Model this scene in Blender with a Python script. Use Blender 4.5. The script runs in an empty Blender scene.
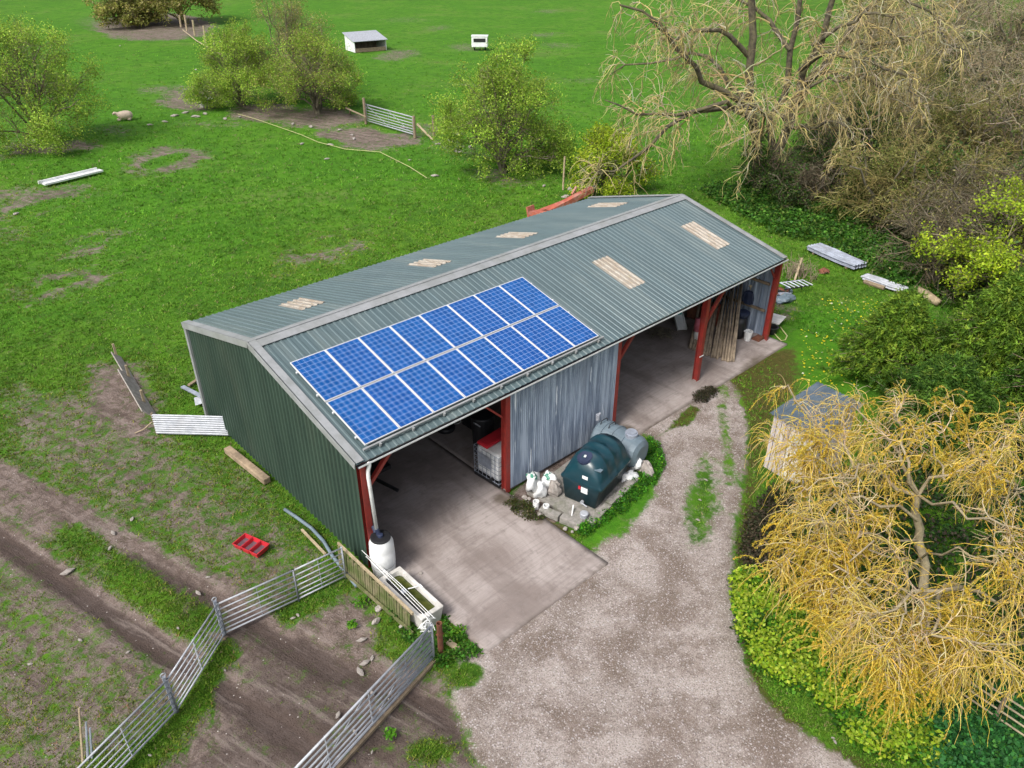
import bpy, math, random
import numpy as np
from math import radians, pi
from mathutils import Matrix, Vector
random.seed(7); RNG = np.random.default_rng(11)
S = bpy.context.scene
COL = S.collection

# ------------------------------------------------------------------ camera
CAMP = np.array([-6.9985, -12.7911, 13.9969]); YAW, PIT, ROL, FPX = radians(47.3242), radians(-31.1608), radians(0.0922), 766.37
cf = np.array([math.cos(PIT)*math.cos(YAW), math.cos(PIT)*math.sin(YAW), math.sin(PIT)])
_r = np.cross(cf, [0, 0, 1]); _r /= np.linalg.norm(_r); _u = np.cross(_r, cf)
cr = math.cos(ROL)*_r + math.sin(ROL)*_u; cu = -math.sin(ROL)*_r + math.cos(ROL)*_u
cam = bpy.data.cameras.new('camera'); camo = bpy.data.objects.new('camera', cam); COL.objects.link(camo)
cam.sensor_width = 36; cam.lens = FPX/1024*36; cam.clip_end = 3000; cam.clip_start = 0.1
camo.matrix_world = Matrix(((cr[0], cu[0], -cf[0], CAMP[0]), (cr[1], cu[1], -cf[1], CAMP[1]), (cr[2], cu[2], -cf[2], CAMP[2]), (0, 0, 0, 1)))
S.camera = camo
# ------------------------------------------------------------------ light: bright overcast with a weak, very soft sun
SUN_EL, SUN_AZ = radians(50), radians(188)          # azimuth of the sun, counter-clockwise from +x
w = bpy.data.worlds.new('World'); S.world = w; w.use_nodes = True
nt = w.node_tree; bg = nt.nodes['Background']
sky = nt.nodes.new('ShaderNodeTexSky'); sky.sky_type = 'NISHITA'; sky.sun_disc = False
sky.sun_elevation = SUN_EL; sky.sun_rotation = pi/2 - SUN_AZ; sky.dust_density = 4; sky.air_density = 0.8
hs = nt.nodes.new('ShaderNodeHueSaturation'); hs.inputs['Saturation'].default_value = 0.45
nt.links.new(sky.outputs[0], hs.inputs['Color']); nt.links.new(hs.outputs[0], bg.inputs[0]); bg.inputs[1].default_value = 0.14
sl = bpy.data.lights.new('sun', 'SUN'); sl.energy = 2.0; sl.angle = radians(18); sl.color = (1, .95, .88)
so = bpy.data.objects.new('sun', sl); COL.objects.link(so)
sd = Vector((math.cos(SUN_EL)*math.cos(SUN_AZ), math.cos(SUN_EL)*math.sin(SUN_AZ), math.sin(SUN_EL)))
so.rotation_euler = sd.to_track_quat('Z', 'Y').to_euler(); so.location = (0, 0, 60)
vs = S.view_settings; vs.view_transform = 'Standard'; vs.look = 'None'; vs.exposure = 0.66; vs.gamma = 1; vs.use_curve_mapping = False

# ------------------------------------------------------------------ geometry helpers
def G(px, py, z=0.0):
    """world point at height z seen at that place of the photo"""
    d = cf + cr*(px-512)/FPX + cu*(384-py)/FPX
    return CAMP + d*((z-CAMP[2])/d[2])
def VP(px, py, base, dd=0.0):
    """world point on the upright plane that faces the camera through base (moved dd metres further)"""
    d = cf + cr*(px-512)/FPX + cu*(384-py)/FPX
    h = np.array([cf[0], cf[1], 0]); h /= np.linalg.norm(h)
    D = (np.array(base)-CAMP)@h + dd
    return CAMP + d*(D/(d@h))
def on_x(px, py, x):
    d = cf + cr*(px-512)/FPX + cu*(384-py)/FPX
    return CAMP + d*((x-CAMP[0])/d[0])
def on_y(px, py, y):
    d = cf + cr*(px-512)/FPX + cu*(384-py)/FPX
    return CAMP + d*((y-CAMP[1])/d[1])
def nrm(v):
    v = np.asarray(v, float); return v/(np.linalg.norm(v)+1e-12)

class MB:
    def __init__(s): s.v = []; s.f = []; s.mi = []; s.m = 0
    def add(s, V, F):
        o = len(s.v); s.v += [tuple(map(float, p)) for p in V]; s.f += [tuple(i+o for i in f) for f in F]; s.mi += [s.m]*len(F); return s
    def box(s, c, d, rz=0, ax=None, bev=0):
        """c centre, d full size; rz turn about z, or ax = 3 axis vectors"""
        if ax is None:
            ca, sa = math.cos(rz), math.sin(rz); ax = [(ca, sa, 0), (-sa, ca, 0), (0, 0, 1)]
        ax = [nrm(a) for a in ax]; c = np.array(c, float); hx, hy, hz = d[0]/2, d[1]/2, d[2]/2
        V = [c+ax[0]*x*hx+ax[1]*y*hy+ax[2]*z*hz for z in (-1, 1) for y in (-1, 1) for x in (-1, 1)]
        return s.add(V, [(0, 2, 3, 1), (4, 5, 7, 6), (0, 1, 5, 4), (2, 6, 7, 3), (0, 4, 6, 2), (1, 3, 7, 5)])
    def beam(s, a, b, w, h, up=(0, 0, 1)):
        a = np.array(a, float); b = np.array(b, float); t = nrm(b-a); sd_ = nrm(np.cross(t, up)); n = np.cross(sd_, t)
        return s.box((a+b)/2, (np.linalg.norm(b-a), w, h), ax=[t, sd_, n])
    def tube(s, pts, r, n=8, cap=True):
        pts = [np.array(p, float) for p in pts]; K = len(pts); rs = r if hasattr(r, '__len__') else [r]*K
        V = []; t0 = nrm(pts[1]-pts[0]); a = nrm(np.cross(t0, (0.13, .31, 1) if abs(t0[2]) < .9 else (1, .2, 0)))
        for i, p in enumerate(pts):
            t = nrm(pts[min(i+1, K-1)]-pts[max(i-1, 0)]); a = nrm(a-t*(a@t)); b = np.cross(t, a)
            for k in range(n):
                q = 2*pi*k/n; V.append(p+(a*math.cos(q)+b*math.sin(q))*rs[i])
        F = [(i*n+k, i*n+(k+1) % n, (i+1)*n+(k+1) % n, (i+1)*n+k) for i in range(K-1) for k in range(n)]
        if cap: F += [tuple(range(n))[::-1], tuple((K-1)*n+k for k in range(n))]
        return s.add(V, F)
    def lathe(s, c, prof, n=20):
        """prof: list of (radius, z)"""
        V = [(c[0]+r*math.cos(2*pi*k/n), c[1]+r*math.sin(2*pi*k/n), c[2]+z) for r, z in prof for k in range(n)]
        K = len(prof)
        F = [(i*n+k, i*n+(k+1) % n, (i+1)*n+(k+1) % n, (i+1)*n+k) for i in range(K-1) for k in range(n)]
        F += [tuple(range(n))[::-1], tuple((K-1)*n+k for k in range(n))]
        return s.add(V, F)
    def corr(s, o, u, v, nn, W, L, pitch=.2, h=.03, kind='box', nv=1, wob=0, th=.003):
        """profiled sheet: ribs run along v, repeat along u, rise along nn"""
        o = np.array(o, float); u = nrm(u); v = nrm(v); nn = nrm(nn)
        if kind == 'box': pr = [(0, 0), (.55, 0), (.65, 1), (.9, 1)]
        else: pr = [(k/6, .5-.5*math.cos(2*pi*k/6)) for k in range(6)]
        us = []; i = 0
        while i*pitch < W-1e-6:
            for a, b in pr:
                if (i+a)*pitch < W: us.append(((i+a)*pitch, b*h))
            i += 1
        us.append((W, 0)); n = len(us)
        V = []
        for side in (0, 1):
            for j in range(nv+1):
                for a, b in us:
                    q = o+u*a+v*(L*j/nv)+nn*(b-side*th)
                    if wob: q = q+nn*wob*math.sin(a*2.1+j*1.7)
                    V.append(q)
        F = []
        m = n*(nv+1)
        for j in range(nv):
            for k in range(n-1):
                a = j*n+k
                F.append((a, a+1, a+n+1, a+n)); F.append((m+a, m+a+n, m+a+n+1, m+a+1))
        for k in range(n-1):
            F.append((k, m+k, m+k+1, k+1)); a = nv*n+k; F.append((a, a+1, m+a+1, m+a))
        return s.add(V, F)
    def blob(s, c, r, seed=0, amp=.25, n=10, m=7):
        rg = random.Random(seed); c = np.array(c); ph = [rg.uniform(0, 6.3) for _ in range(6)]
        V = []
        for i in range(m+1):
            t = pi*i/m
            for k in range(n):
                q = 2*pi*k/n; f = 1+amp*(math.sin(2*q+ph[0])*math.sin(t*2+ph[1])+.6*math.sin(3*q+ph[2]+t*3)+.5*rg.uniform(-.5, .5))
                if i in (0, m): f = 1
                V.append(c+np.array([r[0]*math.sin(t)*math.cos(q)*f, r[1]*math.sin(t)*math.sin(q)*f, r[2]*math.cos(t)*(1 if f == 1 else (.5+.5*f))]))
        F = [(i*n+k, (i+1)*n+k, (i+1)*n+(k+1) % n, i*n+(k+1) % n) for i in range(m) for k in range(n)]
        return s.add(V, F)
    def build(s, name, mats, parent=None, loc=None, smooth=False, world=True, bevel=0):
        """vertices are in world axes; they are stored relative to the thing's base"""
        off = np.zeros(3)
        if parent is not None and world:
            p = parent
            while p is not None: off += np.array(p.location); p = p.parent
        elif loc is not None: off = np.array(loc, float)
        me = bpy.data.meshes.new(name)
        V = np.array(s.v)-off if world or loc is not None else np.array(s.v)
        me.from_pydata([tuple(q) for q in V], [], s.f)
        mats = mats if isinstance(mats, (list, tuple)) else [mats]
        for m_ in mats: me.materials.append(m_)
        if len(mats) > 1: me.polygons.foreach_set('material_index', s.mi)
        if smooth: me.polygons.foreach_set('use_smooth', [True]*len(s.f))
        me.update(); o = bpy.data.objects.new(name, me); COL.objects.link(o)
        if parent is not None: o.parent = parent
        elif loc is not None: o.location = loc
        if bevel:
            b = o.modifiers.new('bevel', 'BEVEL'); b.width = bevel; b.segments = 2; b.limit_method = 'ANGLE'
        return o

def tag(o, label, cat, group=None, kind=None):
    if label: o['label'] = label
    if cat: o['category'] = cat
    if group: o['group'] = group
    if kind: o['kind'] = kind
    return o
def thing(name, label, cat, loc=(0, 0, 0), group=None):
    o = bpy.data.objects.new(name, None); COL.objects.link(o); o.location = tuple(map(float, loc)); o.empty_display_size = .2
    return tag(o, label, cat, group)
def dup(root, loc=None, rz=None, sc=None, label=None, group=None):
    r = root.copy(); COL.objects.link(r)
    if loc is not None: r.location = tuple(map(float, loc))
    if rz is not None: r.rotation_euler = (0, 0, rz)
    if sc is not None: r.scale = (sc, sc, sc) if not hasattr(sc, '__len__') else sc
    if label: r['label'] = label
    if group: r['group'] = group
    for ch in list(root.children):
        c = ch.copy(); COL.objects.link(c); c.parent = r
        for g_ in ch.children:
            d = g_.copy(); COL.objects.link(d); d.parent = c
    return r
def fastmesh(name, V, F, mats, parent=None, col=None, mi=None, loc=None):
    """numpy vertices (n,3), faces (m,3) or (m,4)"""
    me = bpy.data.meshes.new(name); V = np.asarray(V, np.float32); F = np.asarray(F, np.int32); k = F.shape[1]
    off = np.zeros(3, np.float32)
    if parent is not None: off = np.array(parent.location, np.float32)
    elif loc is not None: off = np.array(loc, np.float32)
    V = V-off
    me.vertices.add(len(V)); me.vertices.foreach_set('co', V.ravel())
    me.loops.add(F.size); me.loops.foreach_set('vertex_index', F.ravel())
    me.polygons.add(len(F)); me.polygons.foreach_set('loop_start', np.arange(0, F.size, k, dtype=np.int32))
    me.polygons.foreach_set('loop_total', np.full(len(F), k, np.int32))
    for m_ in (mats if isinstance(mats, (list, tuple)) else [mats]): me.materials.append(m_)
    if mi is not None: me.polygons.foreach_set('material_index', np.asarray(mi, np.int32))
    me.update(calc_edges=True)
    if col is not None:
        a = me.attributes.new('col', 'FLOAT_COLOR', 'POINT')
        c4 = np.ones((len(V), 4), np.float32); c4[:, :3] = col; a.data.foreach_set('color', c4.ravel())
    o = bpy.data.objects.new(name, me); COL.objects.link(o)
    if parent is not None: o.parent = parent
    elif loc is not None: o.location = tuple(map(float, loc))
    return o

# ------------------------------------------------------------------ materials
def newmat(name):
    m = bpy.data.materials.new(name); m.use_nodes = True; n = m.node_tree.nodes; l = m.node_tree.links
    return m, n, l, n['Principled BSDF']
def node(n, t, **kw):
    x = n.new(t)
    for k, v in kw.items():
        if k in ('operation', 'blend_type', 'data_type', 'feature', 'attribute_name', 'noise_dimensions', 'interpolation_type', 'distance', 'voronoi_dimensions'): setattr(x, k, v)
        else: x.inputs[k].default_value = v
    return x
def mixc(n, l, fac, a, b, mode='MIX'):
    x = n.new('ShaderNodeMix'); x.data_type = 'RGBA'; x.blend_type = mode
    for s_, v in ((0, fac), (6, a), (7, b)):
        if hasattr(v, 'links') or isinstance(v, bpy.types.NodeSocket): l.new(v, x.inputs[s_])
        else: x.inputs[s_].default_value = v if s_ == 0 else (*v, 1)[:4]
    return x.outputs[2]
def ramp(n, l, fac, a, b):
    x = n.new('ShaderNodeMapRange'); x.interpolation_type = 'SMOOTHSTEP'; l.new(fac, x.inputs[0]); x.inputs[1].default_value = a; x.inputs[2].default_value = b
    return x.outputs[0]
def noise(n, l, vec, scale, detail=4, rough=.55, dist=0):
    x = node(n, 'ShaderNodeTexNoise', Scale=scale, Detail=detail, Roughness=rough, Distortion=dist); l.new(vec, x.inputs['Vector']); return x.outputs['Fac']
def pos(n, l, stretch=(1, 1, 1), world=False):
    if world: g_ = n.new('ShaderNodeNewGeometry'); o = g_.outputs['Position']
    else: g_ = n.new('ShaderNodeTexCoord'); o = g_.outputs['Object']
    m = n.new('ShaderNodeVectorMath'); m.operation = 'MULTIPLY'; l.new(o, m.inputs[0]); m.inputs[1].default_value = stretch
    return m.outputs[0]
def math_(n, l, op, a, b=None, c=None):
    x = n.new('ShaderNodeMath'); x.operation = op
    for i, v in enumerate((a, b, c)):
        if v is None: continue
        if isinstance(v, bpy.types.NodeSocket): l.new(v, x.inputs[i])
        else: x.inputs[i].default_value = v
    return x.outputs[0]
def mat(name, c1, c2=None, scale=3, rough=.7, metal=0, stretch=(1, 1, 1), bump=.2, bs=None, dirt=None, dirtamt=.5, spec=.5, lo=.35, hi=.65):
    m, n, l, b = newmat(name); c2 = c2 or tuple(x*.75 for x in c1)
    p = pos(n, l, stretch); f1 = noise(n, l, p, scale, 6, .65); c = mixc(n, l, ramp(n, l, f1, lo, hi), c1, c2)
    if dirt:
        f2 = noise(n, l, p, scale*.37+.2, 8, .7, .5); c = mixc(n, l, math_(n, l, 'MULTIPLY', ramp(n, l, f2, .45, .72), dirtamt), c, dirt)
    l.new(c, b.inputs['Base Color']); b.inputs['Roughness'].default_value = rough; b.inputs['Metallic'].default_value = metal
    b.inputs['Specular IOR Level'].default_value = spec
    if bump:
        f3 = noise(n, l, p, bs or scale*6, 5, .6); bm = node(n, 'ShaderNodeBump', Strength=bump, Distance=.02); l.new(f3, bm.inputs['Height']); l.new(bm.outputs[0], b.inputs['Normal'])
    return m
def leafmat(name, transl=.35, rough=.6):
    m, n, l, b = newmat(name); a = node(n, 'ShaderNodeAttribute', attribute_name='col')
    l.new(a.outputs['Color'], b.inputs['Base Color']); b.inputs['Roughness'].default_value = rough; b.inputs['Specular IOR Level'].default_value = .25
    transl *= 1.4; t = n.new('ShaderNodeBsdfTranslucent'); l.new(a.outputs['Color'], t.inputs[0]); mx = n.new('ShaderNodeMixShader'); mx.inputs[0].default_value = transl
    l.new(b.outputs[0], mx.inputs[1]); l.new(t.outputs[0], mx.inputs[2]); l.new(mx.outputs[0], n['Material Output'].inputs[0]); return m
M = {}
M['red'] = mat('red_oxide_paint', (.30, .030, .022), (.22, .025, .02), 4, .55, dirt=(.12, .05, .04), dirtamt=.5)
M['green_clad'] = mat('green_cladding', (.040, .070, .052), (.028, .052, .040), 1.5, .5, stretch=(1, 1, .2), dirt=(.055, .075, .055), dirtamt=.5, bump=.05)
M['roof'] = mat('roof_sheet', (.090, .132, .142), (.076, .112, .120), .9, .36, spec=.6, stretch=(2.2, .30, .30), dirt=(.15, .185, .18), dirtamt=.6, bump=.08)
M['flash'] = mat('flashing', (.29, .30, .31), (.22, .23, .23), 2, .5, dirt=(.20, .21, .19), dirtamt=.6, bump=.1)
M['gutter'] = mat('gutter_plastic', (.42, .44, .45), (.3, .31, .31), 2, .4, bump=0)
M['dark'] = mat('black_plastic', (.012, .013, .015), (.02, .02, .022), 3, .45, bump=.1)
M['darkblue'] = mat('dark_blue', (.012, .02, .05), (.02, .03, .07), 3, .6)
M['white'] = mat('white_plastic', (.80, .81, .81), (.68, .70, .70), 3, .45, dirt=(.4, .4, .36), dirtamt=.5, bump=.1)
M['whitewood'] = mat('white_painted_board', (.65, .63, .6), (.5, .49, .46), 3, .7, dirt=(.3, .28, .24))
M['galv'] = mat('galvanised_steel', (.42, .44, .48), (.30, .32, .36), 6, .55, metal=.15, bump=.1, dirt=(.25, .24, .24), dirtamt=.4)
M['galvold'] = mat('weathered_galvanised', (.40, .44, .52), (.28, .31, .37), 3, .45, metal=.3, bump=.1, dirt=(.2, .19, .18), dirtamt=.6)
M['wood'] = mat('weathered_wood', (.26, .2, .13), (.17, .13, .09), 6, .85, stretch=(1, 1, 1), bump=.5)
M['pole'] = mat('pole_wood', (.34, .27, .19), (.18, .14, .10), 5, .85, stretch=(1, 1, .3), bump=.5)
M['wood_pale'] = mat('pale_wood', (.42, .34, .22), (.28, .22, .14), 5, .8, bump=.5)
M['wood_beam'] = mat('old_beam', (.36, .27, .18), (.20, .15, .10), 3, .85, bump=.7, dirt=(.15, .12, .08), dirtamt=.6)
M['greywood'] = mat('grey_wood', (.34, .31, .28), (.22, .20, .18), 6, .85, bump=.5)
M['mosswood'] = mat('mossy_wood', (.20, .17, .10), (.09, .11, .03), 4, .9, bump=.6, dirt=(.06, .10, .015), dirtamt=.8)
M['rust'] = mat('rust', (.20, .075, .04), (.13, .05, .03), 7, .85, bump=.4)
M['redsteel'] = mat('faded_red_steel', (.40, .10, .06), (.28, .07, .045), 3, .65, bump=.3, dirt=(.45, .3, .25), dirtamt=.7)
M['concrete'] = None
M['stone'] = mat('stone', (.36, .33, .30), (.25, .22, .20), 9, .9, bump=.6)
M['blockwork'] = mat('concrete_block', (.30, .28, .26), (.20, .19, .17), 8, .9, bump=.6, dirt=(.10, .12, .06), dirtamt=.6)
M['tank_green'] = mat('green_tank', (.007, .042, .058), (.005, .032, .046), 2, .3, bump=.05, dirt=(.02, .055, .06), dirtamt=.5)
M['tank_grey'] = mat('grey_blue_tank', (.15, .20, .24), (.11, .15, .18), 2, .45, bump=.08, dirt=(.22, .25, .26))
M['redplastic'] = mat('red_plastic', (.52, .022, .035), (.42, .02, .03), 3, .45, bump=.05)
M['feed'] = mat('wet_bottom', (.14, .08, .10), (.09, .06, .07), 9, .5)
M['teal'] = mat('teal_plastic', (.03, .36, .34), (.02, .28, .27), 3, .5)
M['pink'] = mat('pink_fabric', (.45, .12, .16), (.35, .08, .1), 5, .8)
M['water'] = mat('algae_water', (.035, .045, .012), (.075, .085, .02), 4, .12, bump=.02)
M['bark'] = mat('bark', (.19, .165, .115), (.07, .062, .045), 5, .9, stretch=(1, 1, .3), bump=.8, dirt=(.12, .12, .05), dirtamt=.6)
M['darkbark'] = mat('dark_mossy_bark', (.13, .11, .07), (.045, .038, .027), 4, .9, bump=.8, dirt=(.16, .15, .06), dirtamt=.7)
M['willowbark'] = mat('pale_willow_bark', (.36, .30, .19), (.24, .20, .13), 5, .85, bump=.4)
M['hide'] = mat('fleece', (.62, .50, .40), (.5, .4, .32), 9, .95, bump=.8)
M['rope'] = mat('yellow_rope', (.5, .48, .22), (.4, .38, .2), 9, .8, bump=0)
M['skyl'] = None
M['leaf'] = leafmat('leaf'); M['twig'] = leafmat('twig', 0.0, .85); M['grassblade'] = leafmat('grass_blade', .3, .7)
M['slate'] = mat('blue_grey_sheet', (.085, .115, .145), (.06, .085, .11), 3, .5, bump=.1, dirt=(.14, .17, .19))
M['bluewhite'] = mat('pale_boards', (.58, .53, .53), (.36, .32, .32), 3, .7, stretch=(6, 6, .4), bump=.3, dirt=(.28, .19, .14), dirtamt=.8)

# concrete
def concrete():
    m, n, l, b = newmat('yard_concrete'); p = pos(n, l, world=True)
    f1 = noise(n, l, p, .45, 8, .65, .6); f2 = noise(n, l, p, 3.5, 8, .7); f4 = noise(n, l, p, 40, 3, .6)
    c = mixc(n, l, ramp(n, l, f1, .36, .64), (.215, .178, .163), (.375, .33, .312)); c = mixc(n, l, math_(n, l, 'MULTIPLY', ramp(n, l, f2, .5, .75), .6), c, (.14, .115, .105))
    c = mixc(n, l, math_(n, l, 'MULTIPLY', ramp(n, l, f4, .55, .75), .35), c, (.44, .40, .38))
    # tyre-polished streaks that run out of the bays (along y)
    ps = pos(n, l, (1.5, .12, 1), world=True); f3 = noise(n, l, ps, 1.0, 6, .6, .3); c = mixc(n, l, math_(n, l, 'MULTIPLY', ramp(n, l, f3, .52, .66), .45), c, (.165, .135, .122))
    # brushed finish lines along x
    pb = pos(n, l, (.35, 14, 1), world=True); f5 = noise(n, l, pb, 1.0, 4, .7); c = mixc(n, l, math_(n, l, 'MULTIPLY', ramp(n, l, f5, .48, .62), .28), c, (.15, .13, .12))
    at = node(n, 'ShaderNodeAttribute', attribute_name='dirt'); c = mixc(n, l, math_(n, l, 'MULTIPLY', ramp(n, l, math_(n, l, 'ADD', at.outputs['Fac'], math_(n, l, 'MULTIPLY', f2, .5)), .5, .95), .85), c, (.085, .066, .045))
    sh = node(n, 'ShaderNodeAttribute', attribute_name='inside'); c = mixc(n, l, sh.outputs['Fac'], c, mixc(n, l, .25, c, (.16, .135, .125)))  # interior darkening mixed into the concrete colour, from the front posts inwards
    l.new(c, b.inputs['Base Color']); b.inputs['Roughness'].default_value = .85; b.inputs['Specular IOR Level'].default_value = .3
    h = math_(n, l, 'ADD', math_(n, l, 'MULTIPLY', f5, .6), f4); bm = node(n, 'ShaderNodeBump', Strength=.35, Distance=.015); l.new(h, bm.inputs['Height']); l.new(bm.outputs[0], b.inputs['Normal'])
    return m
M['concrete'] = concrete()
def skyl():
    m, n, l, b = newmat('aged_rooflight'); p = pos(n, l, (5, 1.6, 1.6)); f = noise(n, l, p, 1.6, 7, .75)
    c = mixc(n, l, ramp(n, l, f, .35, .62), (.40, .37, .32), (.27, .22, .17)); f2 = noise(n, l, pos(n, l), 3, 5, .7); c = mixc(n, l, math_(n, l, 'MULTIPLY', ramp(n, l, f2, .6, .7), .7), c, (.22, .20, .12))
    l.new(c, b.inputs['Base Color']); b.inputs['Roughness'].default_value = .5; return m
M['skyl'] = skyl()
def silver():
    m, n, l, b = newmat('streaked_galvanised'); p = pos(n, l, (7, 7, .45)); f = noise(n, l, p, 1.0, 6, .65)
    c = mixc(n, l, ramp(n, l, f, .35, .65), (.15, .195, .27), (.38, .45, .55))
    p2 = pos(n, l, (11, 11, .7)); f2 = noise(n, l, p2, .8, 4, .6); c = mixc(n, l, ramp(n, l, f2, .63, .68), c, (.66, .71, .78))
    p3 = pos(n, l, (1.1, 1.1, .25)); f3 = noise(n, l, p3, 1.0, 3, .6); c = mixc(n, l, math_(n, l, 'MULTIPLY', ramp(n, l, f3, .5, .7), .5), c, (.17, .20, .26))
    l.new(c, b.inputs['Base Color']); b.inputs['Roughness'].default_value = .5; b.inputs['Metallic'].default_value = .15; return m
M['silver'] = silver()
def cells():
    m, n, l, b = newmat('solar_cells'); tc = n.new('ShaderNodeTexCoord'); sp = n.new('ShaderNodeSeparateXYZ'); l.new(tc.outputs['UV'], sp.inputs[0])
    x = math_(n, l, 'MULTIPLY', sp.outputs[0], 6); y = math_(n, l, 'MULTIPLY', sp.outputs[1], 10)
    fx = math_(n, l, 'ABSOLUTE', math_(n, l, 'SUBTRACT', math_(n, l, 'FRACT', x), .5)); fy = math_(n, l, 'ABSOLUTE', math_(n, l, 'SUBTRACT', math_(n, l, 'FRACT', y), .5))
    gap = math_(n, l, 'MAXIMUM', math_(n, l, 'GREATER_THAN', fx, .472), math_(n, l, 'GREATER_THAN', fy, .472))
    cv = n.new('ShaderNodeCombineXYZ'); l.new(math_(n, l, 'FLOOR', x), cv.inputs[0]); l.new(math_(n, l, 'FLOOR', y), cv.inputs[1])
    oi = n.new('ShaderNodeObjectInfo'); l.new(math_(n, l, 'MULTIPLY', oi.outputs['Random'], 50), cv.inputs[2])
    wn = n.new('ShaderNodeTexWhiteNoise'); l.new(cv.outputs[0], wn.inputs['Vector'])
    c = mixc(n, l, wn.outputs['Value'], (.003, .058, .225), (.006, .080, .29))
    c = mixc(n, l, math_(n, l, 'MULTIPLY', oi.outputs['Random'], .35), c, (.008, .05, .26))
    bx = math_(n, l, 'FRACT', math_(n, l, 'MULTIPLY', x, 2)); bus = math_(n, l, 'LESS_THAN', math_(n, l, 'ABSOLUTE', math_(n, l, 'SUBTRACT', bx, .5)), .035)
    c = mixc(n, l, math_(n, l, 'MULTIPLY', bus, .35), c, (.3, .45, .7)); c = mixc(n, l, math_(n, l, 'MULTIPLY', gap, .65), c, (.38, .52, .78))
    l.new(c, b.inputs['Base Color']); b.inputs['Roughness'].default_value = .22; b.inputs['IOR'].default_value = 1.35; b.inputs['Specular IOR Level'].default_value = .35; return m
M['cells'] = cells()
M['alu'] = mat('aluminium_frame', (.72, .73, .74), (.62, .63, .64), 5, .4, metal=.2, bump=0)

# ------------------------------------------------------------------ ground: shapes of the bare, gravelled and grassy areas (albedo only)
def W2(pts): return np.array([G(*p)[:2] for p in pts])
def segdist(X, Y, pts, closed=False):
    d = np.full(X.shape, 1e9); n_ = len(pts)
    for i in range(n_ if closed else n_-1):
        a = pts[i]; b = pts[(i+1) % n_]; ab = b-a; L2 = ab@ab+1e-12
        t = np.clip(((X-a[0])*ab[0]+(Y-a[1])*ab[1])/L2, 0, 1); d = np.minimum(d, (X-a[0]-t*ab[0])**2+(Y-a[1]-t*ab[1])**2)
    return np.sqrt(d)
def inside(X, Y, pts):
    c = np.zeros(X.shape, bool); n_ = len(pts)
    for i in range(n_):
        x1, y1 = pts[i]; x2, y2 = pts[(i+1) % n_]
        if y1 == y2: continue
        c ^= ((y1 > Y) != (y2 > Y)) & (X < (x2-x1)*(Y-y1)/(y2-y1)+x1)
    return c
def ss(x, a, b): t = np.clip((x-a)/(b-a), 0, 1); return t*t*(3-2*t)
def poly(X, Y, px, soft=.4):
    p = W2(px); m = (X > p[:, 0].min()-3*soft) & (X < p[:, 0].max()+3*soft) & (Y > p[:, 1].min()-3*soft) & (Y < p[:, 1].max()+3*soft)
    r = np.zeros(X.shape)
    if m.any():
        x, y = X[m], Y[m]; d = segdist(x, y, p, True); d = np.where(inside(x, y, p), d, -d); r[m] = ss(d, -soft, soft)
    return r
def stroke(X, Y, px, wd, soft=.3):
    p = W2(px); k = wd+soft*2; m = (X > p[:, 0].min()-k) & (X < p[:, 0].max()+k) & (Y > p[:, 1].min()-k) & (Y < p[:, 1].max()+k)
    r = np.zeros(X.shape)
    if m.any(): r[m] = 1-ss(segdist(X[m], Y[m], p), wd/2-soft, wd/2+soft)
    return r
def ell(cx, cy, a, b, rot=0, n_=18):
    rot = radians(rot); return [(cx+a*math.cos(t)*math.cos(rot)-b*math.sin(t)*math.sin(rot), cy+a*math.cos(t)*math.sin(rot)+b*math.sin(t)*math.cos(rot)) for t in np.linspace(0, 2*pi, n_, endpoint=False)]
SLAB1 = (0.38, -3.93, 4.50); SLAB2 = (9.05, -.80, 18.5)
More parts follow.
